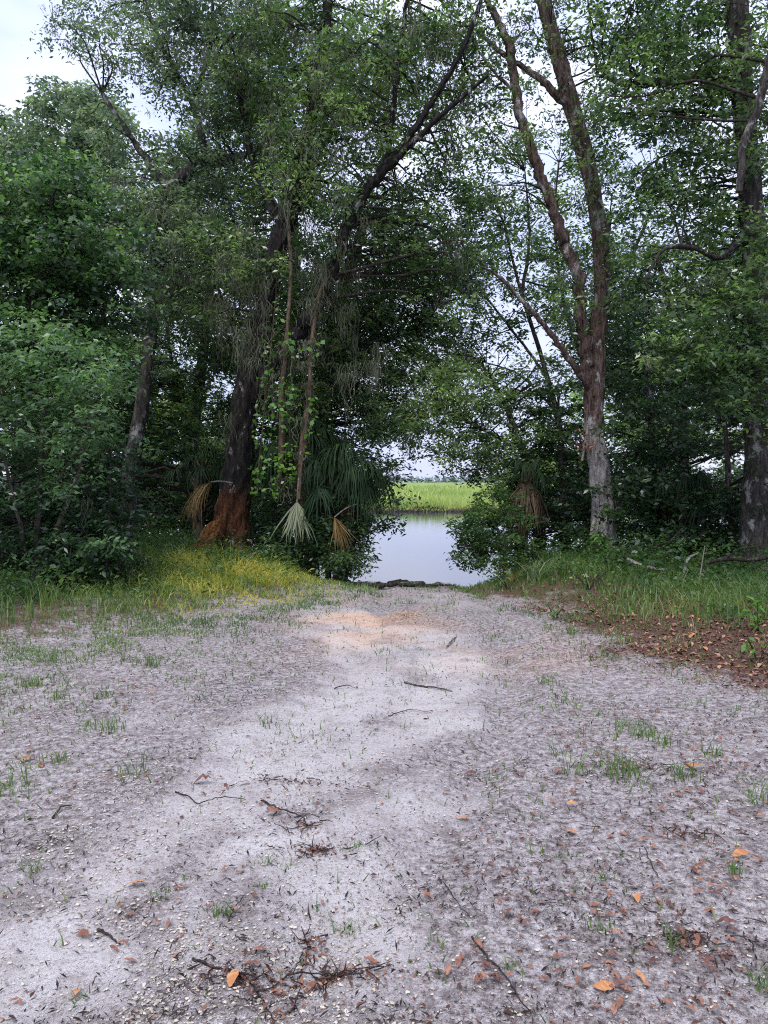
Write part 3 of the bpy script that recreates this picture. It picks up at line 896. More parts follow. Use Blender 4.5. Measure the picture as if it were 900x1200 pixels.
# 6 twin-stemmed tree at right
make_tree('twin_stemmed_tree', 'tall red-brown twin-stemmed tree with a pale bleached foot beside the track', 'tree',
          [[(709, 648, 13, 0.229), (707, 600, 13, 0.198), (701, 545, 13, 0.176), (696, 500, 13, 0.167), (697, 450, 13, 0.163), (700, 400, 13, 0.140), (705, 340, 13, 0.136), (704, 290, 13, 0.132), (694, 220, 13, 0.132), (680, 160, 13, 0.132), (663, 100, 13, 0.128), (650, 50, 13, 0.120), (636, 0, 13, 0.112), (615, -90, 13, 0.080), (600, -200, 13, 0.048)],
           [(697, 470, 12.95, 0.132), (688, 430, 12.9, 0.119), (682, 380, 12.85, 0.100), (678, 330, 12.8, 0.096), (660, 280, 12.8, 0.088), (640, 220, 12.8, 0.088), (622, 175, 12.8, 0.080), (606, 120, 12.8, 0.080), (598, 60, 12.8, 0.072), (580, 20, 12.8, 0.056), (560, -20, 12.8, 0.040), (540, -80, 12.8, 0.024)],
           [(668, 125, 13, 0.080), (640, 100, 12.9, 0.060), (612, 78, 12.9, 0.048), (585, 60, 12.8, 0.040), (560, 35, 12.8, 0.028)],
           [(690, 455, 12.9, 0.062), (670, 425, 12.6, 0.053), (640, 385, 12.4, 0.044), (612, 352, 12.2, 0.036), (582, 322, 12.1, 0.024), (562, 312, 12, 0.014)],
           [(698, 260, 13, 0.040), (688, 175, 12.6, 0.028), (682, 140, 12.5, 0.016)],
           [(600, 105, 12.8, 0.032), (575, 80, 12.6, 0.020), (548, 40, 12.5, 0.012)]],
          [(560, 60, 34, 60, 12.4, 13.4, 10, .42, 380, -.05), (700, 90, 40, 50, 12.6, 13.6, 10, .45, 380, 0), (640, 20, 50, 30, 12.3, 13.5, 9, .42, 360, 0), (600, 190, 26, 60, 12.2, 12.9, 6, .32, 340, -.05), (690, 190, 26, 60, 12.3, 12.8, 6, .32, 340, 0), (715, 330, 20, 60, 12.4, 13.2, 6, .32, 420, 0), (660, 350, 24, 40, 12.2, 12.8, 4, .28, 380, 0),
           (600, -100, 170, 60, 12.5, 15, 10, .8, 160, 0), (680, 60, 30, 30, 13, 14, 3, .4, 300, 0), (560, 130, 20, 25, 12.5, 13, 2, .3, 260, -.1)],
          114, leaf=OAK, barkm=BARK_R, size=.075, moss=2.0, mosslen=(.25, .8), flare=.3, trunk_sides=48)
# 7 big oak on the right
make_tree('broad_oak', 'big oak with a dark pale-spotted trunk at the right edge', 'tree',
          [[(888, 620, 11, .22), (888, 560, 11, .2), (888, 480, 11, .19), (886, 400, 11, .18), (884, 300, 11, .17), (878, 200, 11, .16), (870, 90, 11, .14), (862, -20, 11, .15), (850, -150, 11, .1)],
           [(884, 250, 11, .1), (850, 300, 10.8, .045), (810, 290, 10.6, .034), (778, 292, 10.5, .025), (755, 330, 10.4, .014)],
           [(872, 110, 11, .1), (830, 88, 11.2, .08), (790, 96, 11.4, .06), (735, 98, 11.6, .045), (700, 88, 11.8, .025)],
           [(866, 225, 9.9, .045), (872, 170, 9.9, .05), (888, 125, 9.9, .055), (905, 60, 9.9, .06), (920, -60, 9.9, .05)],
           [(884, 330, 11, .09), (930, 260, 11, .07), (980, 200, 11, .05)]],
          [(800, 40, 75, 50, 10.4, 12.2, 20, .52, 560, -.08), (765, 100, 55, 50, 10.6, 12.2, 14, .45, 480, -.08), (750, 20, 45, 40, 11, 13, 9, .45, 440, -.05), (780, 320, 40, 40, 10.8, 12.2, 6, .4, 420, -.05), (850, 130, 50, 60, 10.2, 12, 14, .5, 560, -.08),
           (830, 220, 70, 40, 10.4, 12, 14, .5, 520, -.05), (870, 300, 50, 50, 10, 11.6, 10, .5, 520, -.05), (830, 390, 65, 45, 9.8, 11.4, 17, .5, 640, -.08),
           (880, 440, 50, 45, 9.8, 11.2, 12, .48, 640, -.12), (750, 170, 30, 45, 11, 12, 4, .4, 330, -.1), (960, 200, 60, 260, 10, 12.5, 20, .7, 240, 0), (830, -90, 150, 60, 10, 13, 12, .75, 220, 0), (760, 260, 45, 40, 11, 12.5, 5, .42, 360, 0)],
          115, leaf=OAK, barkm=BARK_L, size=.08, moss=.7, mosslen=(.2, .7))
# 8 lacy trees behind the twin stems, on the right bank
make_tree('lacy_tree', 'thin lacy tree against the sky right behind the twin stems', 'tree',
          [[(690, 600, 17.5, .13), (692, 480, 17.5, .11), (700, 360, 17.5, .09), (715, 250, 17.5, .06)],
           [(692, 450, 17.5, .05), (660, 350, 17.4, .04), (650, 260, 17.4, .03), (655, 190, 17.4, .02)], [(702, 350, 17.5, .05), (745, 290, 17.5, .04), (770, 220, 17.5, .02)]],
          [(680, 240, 50, 60, 16.6, 18.5, 14, .55, 330, .05), (650, 200, 50, 50, 16.6, 18.5, 8, .5, 260, 0), (670, 330, 50, 50, 16.5, 18.5, 14, .58, 360, 0),
           (740, 300, 50, 60, 16.5, 18.5, 13, .55, 360, 0), (760, 190, 50, 60, 16.6, 18.5, 9, .55, 260, 0), (700, 420, 50, 40, 16.5, 18, 14, .5, 460, -.05), (720, 150, 50, 40, 16.6, 18.5, 5, .5, 240, 0)],
          116, leaf=OAK, size=.095, sub_r=.3, moss=.3)
make_tree('lacy_tree', 'thin lacy tree spreading left of the twin stems over the gap to the water', 'tree',
          [[(664, 600, 16.2, .08), (655, 500, 16.2, .065), (635, 420, 16.2, .05), (610, 340, 16.1, .035), (590, 260, 16, .02)],
           [(640, 440, 16.2, .035), (595, 380, 16, .025), (555, 330, 15.9, .018), (520, 280, 15.8, .01)], [(612, 345, 16.1, .04), (620, 280, 16.1, .03), (615, 200, 16, .015)],
           [(650, 480, 16.2, .03), (610, 440, 16, .02), (570, 425, 15.8, .015)]],
          [(610, 290, 45, 50, 15.2, 17, 10, .5, 300, .02), (560, 280, 40, 60, 15.2, 17, 14, .5, 340, .02), (525, 235, 45, 50, 15.2, 17, 13, .5, 330, .02), (570, 190, 40, 50, 15.2, 17, 8, .48, 260, 0),
           (640, 360, 35, 35, 15.4, 17, 8, .45, 360, 0), (580, 395, 35, 25, 15.2, 16.6, 6, .42, 330, .05), (520, 400, 40, 30, 15, 16.6, 8, .45, 360, .05), (600, 130, 40, 50, 15.5, 17, 6, .45, 240, 0), (500, 140, 30, 40, 15, 16.5, 5, .5, 260, 0), (560, 340, 30, 30, 15.2, 16.6, 5, .42, 320, 0)],
          117, leaf=OAK, size=.09, sub_r=.28)
# 9 tree overhanging the water, right of the gap
make_tree('overhanging_tree', 'leafy tree reaching left over the water, right of the gap', 'tree',
          [[(632, 640, 14.2, .1), (624, 570, 14.1, .08), (606, 510, 14, .06), (585, 460, 13.9, .04), (560, 420, 13.8, .02)],
           [(600, 520, 14, .04), (560, 500, 13.6, .03), (525, 485, 13.4, .02), (500, 490, 13.3, .012)]],
          [(545, 455, 36, 30, 12.8, 14.2, 18, .4, 760, .45), (500, 486, 46, 26, 12.9, 14.2, 20, .36, 820, .15), (552, 522, 38, 28, 12.9, 14.3, 22, .36, 820, .12),
           (600, 450, 40, 40, 13.4, 14.6, 14, .38, 480, .1), (610, 505, 45, 40, 13.2, 14.6, 20, .38, 600, -.02), (586, 560, 30, 24, 12.8, 14, 14, .28, 760, 0.05), (470, 440, 40, 26, 13.3, 14.2, 12, .38, 480, .0),
           (488, 518, 14, 20, 13.2, 13.8, 4, .22, 460, 0), (640, 455, 35, 40, 13.8, 15, 8, .45, 380, -.05), (520, 430, 40, 22, 13.4, 14.6, 9, .38, 420, .12), (452, 492, 16, 26, 13.2, 14.2, 6, .28, 560, -.05), (655, 540, 30, 40, 13.5, 14.6, 9, .36, 500, -.05)],
          118, leaf=OAK, size=.07, sub_r=.24, moss=.4, mosslen=(.2, .5))
make_tree('waterside_shrub', 'low shrub with twiggy sprays hanging over the right side of the water', 'bush',
          [[(592, 655, 12.2, .04), (585, 625, 12.2, .03), (570, 600, 12.2, .015)], [(592, 650, 12.2, .025), (560, 628, 11.9, .015), (532, 618, 11.7, .007)],
           [(592, 650, 12.2, .025), (565, 645, 11.7, .013), (538, 640, 11.5, .006)]],
          [(592, 606, 28, 28, 11.8, 12.8, 14, .28, 700, 0.05), (562, 628, 20, 18, 11.6, 12.6, 9, .22, 620, .1), (542, 618, 12, 16, 11.5, 12.2, 5, .14, 520, .1), (578, 650, 38, 14, 11.2, 12.4, 18, .22, 800, 0), (552, 640, 12, 22, 11.4, 12.4, 6, .16, 620, 0), (572, 598, 18, 16, 12, 12.8, 6, .2, 600, .1)],
          119, leaf=GRASS_D, size=.06, sub_r=.14, flare=0, trunk_sides=6, limb_r=.008)
# 10 right understory
make_tree('evergreen_shrub', 'dense dark shrub left of the twin-stemmed tree', 'bush',
          [[(660, 640, 13.8, .07), (658, 560, 13.8, .05), (655, 480, 13.8, .03)]],
          [(655, 500, 34, 55, 13.4, 14.6, 16, .42, 660, -.05), (650, 580, 50, 40, 13.2, 14.5, 20, .42, 680, -.12), (640, 630, 70, 18, 12.6, 14, 18, .32, 680, -.15)],
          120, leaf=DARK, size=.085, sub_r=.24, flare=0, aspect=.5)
make_tree('evergreen_shrub', 'dense dark shrub right of the twin-stemmed tree', 'bush',
          [[(770, 640, 13.5, .09), (765, 540, 13.5, .07), (760, 440, 13.5, .04)], [(768, 560, 13.5, .05), (800, 480, 13.5, .03)]],
          [(745, 430, 36, 45, 13, 14.4, 14, .45, 660, -.08), (745, 520, 44, 55, 12.8, 14.4, 20, .45, 700, -.15), (770, 600, 60, 38, 12.2, 14, 24, .42, 700, -.2), (815, 540, 40, 50, 12.4, 14, 12, .42, 560, -.2)],
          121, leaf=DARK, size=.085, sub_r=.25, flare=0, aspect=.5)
make_tree('evergreen_shrub', 'dark shrub under the big oak, at the right edge', 'bush',
          [[(860, 650, 12, .06), (855, 580, 12, .05), (850, 500, 12, .03)]],
          [(850, 480, 45, 35, 11.6, 13.4, 14, .42, 600, -.1), (860, 600, 55, 40, 11.4, 13, 20, .42, 700, -.15), (960, 560, 70, 90, 10.5, 13, 16, .6, 380, 0), (820, 645, 80, 18, 11, 12.4, 12, .3, 520, -.08)],
          122, leaf=DARK, size=.08, sub_r=.25, flare=0, aspect=.5)
make_tree('shaded_tree', 'dark bushy tree behind the dense shrubs on the right', 'tree',
          [[(800, 600, 16.5, .14), (800, 500, 16.5, .12), (790, 380, 16.6, .09), (770, 300, 16.7, .05)],
           [(798, 480, 16.5, .05), (840, 420, 16.5, .04), (860, 350, 16.5, .03)]],
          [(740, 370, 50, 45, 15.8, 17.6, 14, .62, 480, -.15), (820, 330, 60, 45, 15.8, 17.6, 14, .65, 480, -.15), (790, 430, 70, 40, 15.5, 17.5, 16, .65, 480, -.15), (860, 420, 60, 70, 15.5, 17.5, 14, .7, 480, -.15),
           (800, 590, 110, 35, 15, 17, 22, .6, 420, -.1), (700, 590, 60, 35, 15, 17, 10, .6, 420, -.1), (980, 400, 110, 200, 13, 17, 14, .9, 160, 0)],
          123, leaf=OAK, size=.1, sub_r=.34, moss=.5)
make_tree('distant_right_tree', 'bright green tree glimpsed through the dark shrubs on the right', 'tree',
          [[(780, 600, 24, .15), (785, 500, 24, .12), (790, 420, 24, .08)]],
          [(770, 480, 90, 45, 23, 26, 12, .9, 230, .25), (830, 540, 70, 40, 23, 26, 9, .8, 260, .2), (700, 560, 80, 30, 22, 25, 8, .8, 260, .1)],
          124, leaf=OAK, size=.16, sub_r=.45)
bpy.data.objects['distant_right_tree'].name = 'distant_tree'


# moss curtains hung from the leaning limbs of the dark oak
rng = np.random.default_rng(55)
g = Geo()
pts = []
for (px, py, rx, ry, d0, d1, n) in ((335, 340, 85, 80, 12.2, 13.4, 46), (370, 290, 50, 60, 12, 13, 16), (230, 290, 60, 70, 12.8, 14.2, 26), (400, 390, 45, 60, 12.2, 13.4, 18), (320, 430, 60, 55, 12.2, 13.0, 24),
                                    (440, 230, 50, 50, 12, 13, 8)):
    for _ in range(n):
        pts.append(P(px + rng.uniform(-rx, rx), py + rng.uniform(-ry, ry), rng.uniform(d0, d1)))
hang_moss(g, pts, rng, (.2, 1.2), 24, .1, .0065)
tag(g.build('spanish_moss', MOSS, dark_oak), 'long grey-brown curtain of hanging moss', kind='stuff')


# ---------------------------------------------------------------- palms
def frond(g, hub, out, rng, n=50, L=.85, droop=.5, spread=R(250), tint=.5, gather=0.0):
    """a fan leaf: leaflets radiating from the hub; `out` is the way the petiole points"""
    out = unit(np.asarray(out, float))
    side = unit(np.cross(out, [0, 0, 1.0]) + 1e-6)
    nrm = np.cross(side, out)
    for k in range(n):
        if rng.uniform() < .12: continue
        kink = rng.normal(0, .06, 3) * (rng.uniform() < .3)
        a = (k / (n - 1) - .5) * spread * (1 - gather) + rng.normal(0, .03)
        d = unit(out * math.cos(a) + side * math.sin(a) + nrm * rng.normal(.05, .06))
        l = L * (.72 + .28 * math.cos(a * .8)) * rng.uniform(.7, 1.12)
        w = .011 * rng.uniform(.8, 1.3)
        sd_ = unit(np.cross(d, nrm))
        rows = []
        for t, ww in ((0, .35), (.35, 1.0), (.7, .75), (1, .06)):
            c = hub + d * l * t * (1 - .25 * droop * t * t) + np.array([0, 0, -1]) * droop * l * t ** 2.2 + (sd_ * rng.normal(0, .018) if t else 0) + kink * t * t * l * 3
            rows += [c - sd_ * w * ww, c + sd_ * w * ww]
        g.add(rows, [[0, 1, 3, 2], [2, 3, 5, 4], [4, 5, 7, 6]], tint + rng.normal(0, .15))


def make_palm(label, foot, top, r, fronds, seed, matf=PALM):
    rng = np.random.default_rng(seed)
    f = P(*foot); t = P(*top)
    f[2] = float(gh(f[0], f[1])) - .1
    root = thing('cabbage_palm', label, 'palm', (f[0], f[1], f[2] + .1))
    g = Geo()
    mid = (f + t) / 2 + [rng.normal(0, .05), 0, 0]
    tube(g, smooth_path([np.append(f, r * 1.15), np.append(mid, r), np.append(t, r * .9)], 26), 12, .2, seed)
    g.build('trunk', BARK_V, root, smooth=True)
    gb = Geo()
    for k in range(34):      # old leaf bases round the trunk head
        u = rng.uniform(.35, 1); c = f * (1 - u) + t * u
        a = rng.uniform(0, 2 * math.pi); o = np.array([math.cos(a), math.sin(a), 0])
        tube(gb, [np.append(c + o * r * .8, .03), np.append(c + o * (r + .09) + [0, 0, .12], .022), np.append(c + o * (r + .15) + [0, 0, .24], .008)], 5)
    gb.build('leaf_bases', BARK_V, root)
    for (az, el, pl, L, mt, droop) in fronds:
        o = np.array([math.cos(R(az)) * math.cos(R(el)), math.sin(R(az)) * math.cos(R(el)), math.sin(R(el))])
        hub = t + o * pl + np.array([0, 0, -.28 * pl])
        g = Geo()
        tube(g, smooth_path([np.append(t - [0, 0, .05], .016), np.append(t + o * pl * .55, .012), np.append(hub, .008)], 8), 5, tint=.9)
        frond(g, hub, o + np.array([0, 0, -.35]), rng, L=L, droop=droop)
        g.build('frond', mt, root)
    return root


rg = random.Random(4)


def spread_fronds(n, mt=PALM, pl=(.6, 1.0), L=(.75, 1.0), els=(-25, 65)):
    return [(k * 137.5 + rg.uniform(-15, 15), rg.uniform(*els), rg.uniform(*pl), rg.uniform(*L), mt, rg.uniform(.8, 1.3)) for k in range(n)]


make_palm('cabbage palm with drooping dark fans beside the gap to the water', (396, 640, 12.4), (405, 548, 12.3), .12, spread_fronds(22, L=(.45, .65), pl=(.25, .6)), 201)
make_palm('cabbage palm in deep shade behind the brown vine stems', (350, 640, 13.4), (345, 510, 13.4), .13, spread_fronds(15, L=(.45, .65), pl=(.3, .6)), 202)
make_palm('small palm with a brown skirt of dead leaves right of the water', (613, 650, 13.0), (615, 548, 13.0), .1,
          spread_fronds(7, L=(.3, .45), pl=(.2, .4)) + spread_fronds(8, PALM_BROWN, pl=(.25, .35), L=(.4, .6), els=(-80, -50)), 203)
make_palm('low palm with dark fans under the big oak', (805, 640, 12.6), (800, 575, 12.6), .1, spread_fronds(9, L=(.4, .6), pl=(.3, .5)), 204)
make_palm('shaded palm left of the red-based tree', (232, 620, 15), (236, 545, 15), .12, spread_fronds(9, L=(.4, .6), pl=(.3, .5)), 205)


def dead_frond(label, stalk, hub, out, L, mt, seed, spread=R(100), droop=1.1, tip=None):
    rng = np.random.default_rng(seed)
    pts = [np.append(P(*p[:3]), p[3]) for p in stalk]
    h = P(*hub)
    root = thing('hanging_palm_leaf', label, 'palm leaf', h)
    g = Geo(); tube(g, smooth_path(pts + [np.append(h, .012)], 10), 6, tint=.6)
    g.build('leaf_stalk', DEAD, root, smooth=True)
    g = Geo()
    frond(g, h, out, rng, n=46, L=L, droop=droop, spread=spread)
    frond(g, h, np.asarray(out) + [0, .2, .1], rng, n=26, L=L * .8, droop=droop, spread=spread * .8)
    g.build('fan', mt, root)
    return root


dead_frond('yellow-brown dead palm leaf drooping left of the red-based trunk', [(272, 566, 12.6, .016), (258, 564, 12.4, .014)], (247, 565, 12.3), (-.75, -.1, -.25), .62, PALM_DEAD, 301, spread=R(130), droop=.9)
dead_frond('pale green fading palm leaf hanging straight down below the brown stem', [(350, 560, 11.9, .012), (349, 575, 11.9, .012)], (348, 588, 11.9), (.02, -.1, -1), .58, PALM_HALF, 302, spread=R(64), droop=.25)
dead_frond('brown dead palm leaf hanging beside the fading one', [(420, 590, 11.9, .012), (405, 596, 11.8, .011)], (392, 606, 11.7), (.35, -.15, -.8), .5, PALM_DEAD, 303, spread=R(100), droop=.4)
o = None

# brown hanging stems in front of the palms
def simple_stem(name, label, cat, pts, mt, seed, vine=None, bumpy=.25, sides=9, extra=None):
    rows = [np.append(P(*p[:3]), p[3]) for p in pts]
    base = rows[0][:3]
    root = thing(name, label, cat, base)
    g = Geo(); tube(g, smooth_path(rows, 40), sides, bumpy, seed)
    g.build('stem', mt, root, smooth=True)
    rng = np.random.default_rng(seed)
    if vine:
        gl = Geo()
        for (px, py, rx, ry, d, n) in vine:
            c = np.array([P(px + rng.normal(0, rx), py + rng.normal(0, ry), d + rng.normal(0, .08)) for _ in range(n)])
            add_leaves(gl, c, np.full(n, .085), rng, aspect=.7, tilt=.8, droop=.5)
        gl.build('leaves', BRIGHT, root)
    if extra:
        gm = Geo(); hang_moss(gm, [P(a + rng.normal(0, 4), b, c) for a, b, c in extra for _ in range(3)], rng, (.3, .8), 18, .07, .012)
        tag(gm.build('spanish_moss', MOSS, root), kind='stuff')
    return root


simple_stem('hanging_vine', 'rough brown hanging stem ending in the fading palm leaf', 'stem',
            [(350, 585, 11.9, .03), (352, 545, 11.95, .045), (355, 520, 12, .06), (362, 470, 12, .042), (364, 420, 12, .037), (368, 380, 12.15, .034), (374, 345, 12.4, .03), (384, 325, 12.68, .03)], BARK_V, 401,
            vine=[(366, 478, 4, 8, 11.85, 14), (364, 505, 4, 5, 11.85, 8), (372, 415, 6, 5, 11.9, 8), (368, 395, 5, 4, 11.9, 6)], extra=[(366, 350, 12.1), (364, 400, 12), (362, 425, 12), (360, 450, 12), (356, 490, 12), (352, 530, 12)])
simple_stem('leafy_vine', 'brown stem draped with bright green vine leaves, right of the dark trunk', 'stem',
            [(328, 570, 12.2, .03), (330, 520, 12.2, .05), (330, 470, 12.2, .045), (334, 420, 12.2, .04), (338, 370, 12.3, .036), (341, 310, 12.6, .03), (338, 262, 13.0, .03), (340, 240, 13.3, .02)], BARK_V, 402,
            vine=[(330, 545, 12, 11, 11.95, 75), (332, 480, 9, 12, 11.95, 60), (338, 455, 7, 6, 11.95, 22), (342, 405, 6, 7, 12, 22), (320, 572, 5, 5, 12, 14), (344, 530, 5, 6, 12, 16)],
            extra=[(332, 410, 12.2), (330, 470, 12.2), (328, 560, 12.2), (334, 560, 12.2)])

simple_stem('leafy_vine', 'thin green vine trailing down in front of the black trunk', 'vine',
            [(300, 575, 12.5, .008), (306, 520, 12.5, .012), (312, 460, 12.5, .012), (318, 400, 12.6, .01), (325, 330, 12.8, .008)], BARK_V, 404,
            vine=[(300, 560, 6, 12, 12.4, 40), (308, 500, 7, 16, 12.4, 40), (316, 440, 7, 18, 12.4, 36), (322, 380, 8, 18, 12.5, 30)])
# split orange wood at the foot of the dark tree
base = P(250, 628, 12.5); base[2] = float(gh(base[0], base[1]))
root = thing('broken_stump', 'short split stump of bright orange wood leaning at the foot of the red-based tree', 'stump', base)
g = Geo()
tube(g, smooth_path([np.append(P(238, 644, 12.5), .15), np.append(P(245, 628, 12.5), .14), np.append(P(252, 617, 12.5), .1), np.append(P(256, 613, 12.5), .06)], 22), 20, .3, 71)
rs = np.random.default_rng(5)
for k in range(26):      # torn splinters round the broken top
    b0 = P(241 + k * .55 + rs.normal(0, 1.5), 632 - k * .75, 12.42 + rs.normal(0, .05))
    tube(g, [np.append(b0, .03), np.append(b0 + [.05, 0, .09], .02), np.append(b0 + [.09 + rs.normal(0, .03), 0, .17 + rs.normal(0, .04)], .004)], 4)
g.build('wood', WOOD, root, smooth=True)
g = Geo()
tube(g, smooth_path([np.append(P(252, 640, 12.6), .1), np.append(P(258, 622, 12.62), .09), np.append(P(265, 600, 12.64), .04)], 12), 10, .2, 72)
g.build('bark', BARK_D, root, smooth=True)
# pale snapped stick by the twin tree
root = simple_stem('snapped_branch', 'short tan snapped branch leaning on the twin-stemmed trunk', 'branch',
                   [(682, 540, 12.6, .02), (685, 520, 12.6, .025), (689, 498, 12.7, .02)], DEAD, 403)
rng = np.random.default_rng(9)
g = Geo()
c = np.array([P(684 + rng.normal(0, 6), 518 + rng.normal(0, 8), 12.6 + rng.normal(0, .08)) for _ in range(70)])
add_leaves(g, c, np.full(70, .08), rng, aspect=.5)
tag(g.build('dead_leaf_cluster', FALLEN, None, origin=c.mean(0)), 'clump of dead orange-brown leaves caught on the twin-stemmed trunk', 'leaves', kind='stuff')

# ---------------------------------------------------------------- ground cover
def scatter(n, x0, x1, y0, y1, rng, fn):
    x = rng.uniform(x0, x1, n); y = rng.uniform(y0, y1, n)
    k = rng.uniform(0, 1, n) < fn(x, y)
    return x[k], y[k]


rng = np.random.default_rng(77)
# left bank grass, longest by the trees; warm light painted in as yellow
def left_yel(x, y):
    v = verge(x, y)
    return sst(-.35, .4, v) * (x < 0) * sst(shore(x) - .3, shore(x) - 1.8, y)


g = Geo()
x, y = scatter(78000, -9, 0, 6.5, 16, rng, left_yel)
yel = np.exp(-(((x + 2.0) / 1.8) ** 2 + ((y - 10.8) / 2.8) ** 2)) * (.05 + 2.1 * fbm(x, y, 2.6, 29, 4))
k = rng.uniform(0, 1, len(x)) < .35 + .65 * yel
x, y, yel = x[k], y[k], yel[k]
v = verge(x, y)
h = (.04 + .3 * sst(.0, 2.2, v)) * rng.uniform(.3, 1.3, len(x)) * (.15 + 1.6 * fbm(x, y, 2.4, 19, 3))
w = .009 + .004 * (y - 7) / 3
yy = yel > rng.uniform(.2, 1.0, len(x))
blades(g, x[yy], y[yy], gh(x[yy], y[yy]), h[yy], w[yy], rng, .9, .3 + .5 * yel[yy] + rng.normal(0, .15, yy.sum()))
tag(g.build('light_painted_grass', GRASS_Y), 'left bank grass below the red-based tree, warm light painted in as golden yellow', 'grass', kind='stuff')
g = Geo()
blades(g, x[~yy], y[~yy], gh(x[~yy], y[~yy]), h[~yy] * .9, w[~yy], rng, .7)
# right bank grass
def right_g(x, y):
    v = verge(x, y)
    far = sst(6.6, 8.5, y)
    return sst(.0, .6, v) * (x > 0) * sst(shore(x) - .5, shore(x) - 2, y) * (.12 + .88 * far) * sst(.25, .6, fbm(x, y, 1.6, 8, 3) + .3 * far)


x, y = scatter(52000, 0, 9, 5.5, 16, rng, right_g)
v = verge(x, y)
h = (.04 + .2 * sst(.1, 1.5, v)) * rng.uniform(.4, 1.3, len(x)) * (.4 + 1.2 * fbm(x, y, 2.6, 20, 3))
blades(g, x, y, gh(x, y), h, .009 + .004 * (y - 7) / 3, rng, .7)
# fringe of short green grass reaching onto the sand at left
def fringe(x, y):
    v = verge(x, y)
    p = .95 * np.exp(-((v + .05) / (.45 + .35 * (x < 0))) ** 2) * sst(.3, .58, fbm(x, y, 3.1, 36, 3))
    p = np.maximum(p, sst(.4, .58, fbm(x, y, 2.4, 33, 3)) * sst(-.6, -1.8, x) * sst(-2.8, -.5, v) * .95)
    p = np.maximum(p, sst(.56, .7, fbm(x, y, 2.6, 35, 3)) * np.exp(-(((x - 1.6) / .8) ** 2 + ((y - 4.4) / .8) ** 2)) * .95)
    p = np.maximum(p, .8 * sst(.38, .6, fbm(x, y, 2.8, 43, 3)) * (np.exp(-(((x + 2.15) / .4) ** 2 + ((y - 4.2) / .9) ** 2)) + np.exp(-(((x + 2.9) / .7) ** 2 + ((y - 5.9) / .8) ** 2))))
    p = np.maximum(p, .5 * sst(.5, .7, fbm(x, y, 2, 37, 3)) * np.exp(-(((x + .05) / .6) ** 2 + ((y - 10.2) / .8) ** 2)))
    p = np.maximum(p, .035 + .14 * sst(.5, .66, fbm(x, y, 1.6, 39, 3)) * (1 - pale_track(x, y)))
    return p * sst(.42, .62, fbm(x, y, 7, 34, 2) + .2 * p) * (y < 11.5)


x, y = scatter(125000, -5, 5, 2, 11.5, rng, fringe)
blades(g, x, y, gh(x, y), rng.uniform(.02, .075, len(x)), np.full(len(x), .005) + .0006 * y, rng, .9)
tag(g.build('green_grass', GRASS_G), 'green grass on both banks and thin on the sand edges', 'grass', kind='stuff')

# leafy weeds on both banks
g = Geo()
def weeds(x, y):
    v = verge(x, y)
    return sst(.5, 1.5, v) * sst(shore(x) + .1, shore(x) - 1, y) * sst(.35, .6, fbm(x, y, 1.1, 44, 3) + .15 * sst(9, 12, y))


x, y = scatter(9000, -9, 8, 6.8, 18, rng, weeds)
for i in range(len(x)):
    hh = rng.uniform(.12, .5) * (1.2 if x[i] < 0 else .85 + .5 * (y[i] > 9.8))
    m = int(rng.uniform(9, 22))
    t = rng.uniform(.2, 1, m)
    z0 = float(gh(x[i], y[i]))
    c = np.stack([x[i] + rng.normal(0, .08, m) * t * 1.6, y[i] + rng.normal(0, .08, m) * t * 1.6, z0 + hh * t], -1)
    tn = rng.uniform(.3, .7) + rng.normal(0, .12, m)
    add_leaves(g, c, np.full(m, .062), rng, aspect=.45, tint=tn)
tag(g.build('leafy_weeds', GRASS_D), 'low dark leafy weeds under the trees on both banks', 'undergrowth', kind='stuff')
# weeds inside the same painted patch of warm light
g = Geo()
x, y = scatter(1500, -6, -.3, 8.5, 13.5, rng, lambda x, y: sst(.3, 1.0, verge(x, y)) * np.exp(-(((x + 2.2) / 1.7) ** 2 + ((y - 10.9) / 2) ** 2)))
for i in range(len(x)):
    hh = rng.uniform(.08, .34); m = 14
    t = rng.uniform(.3, 1, m)
    c = np.stack([x[i] + rng.normal(0, .07, m), y[i] + rng.normal(0, .07, m), float(gh(x[i], y[i])) + hh * t], -1)
    add_leaves(g, c, np.full(m, .075), rng, aspect=.2, tint=rng.uniform(-.1, .5) + rng.normal(0, .12, m))
tag(g.build('yellow_weeds', GRASS_Y), 'weeds among the left bank grass, warm light painted into their yellow-green', 'undergrowth', kind='stuff')

# leaf litter, twig scraps and shell grit
def litter_p(x, y):
    v = verge(x, y)
    p = .16 + 1.1 * sst(.4, .7, fbm(x, y, 1.8, 66, 3)) * sst(-.2, 1.4, x) * sst(6.5, 3.2, y)
    p = p + .95 * sst(-1.0, .2, v) * (x > 0) * sst(9.8, 8.5, y)
    p = p + .7 * sst(-2.6, -.2, v) * (x < 0) * sst(.35, .55, fbm(x, y, 1.3, 69, 3)) + .15 * sst(.45, .8, fbm(x, y, 3, 68, 3))
    p = p * (1 - .75 * pale_track(x, y))
    return np.clip(p, 0, 1)


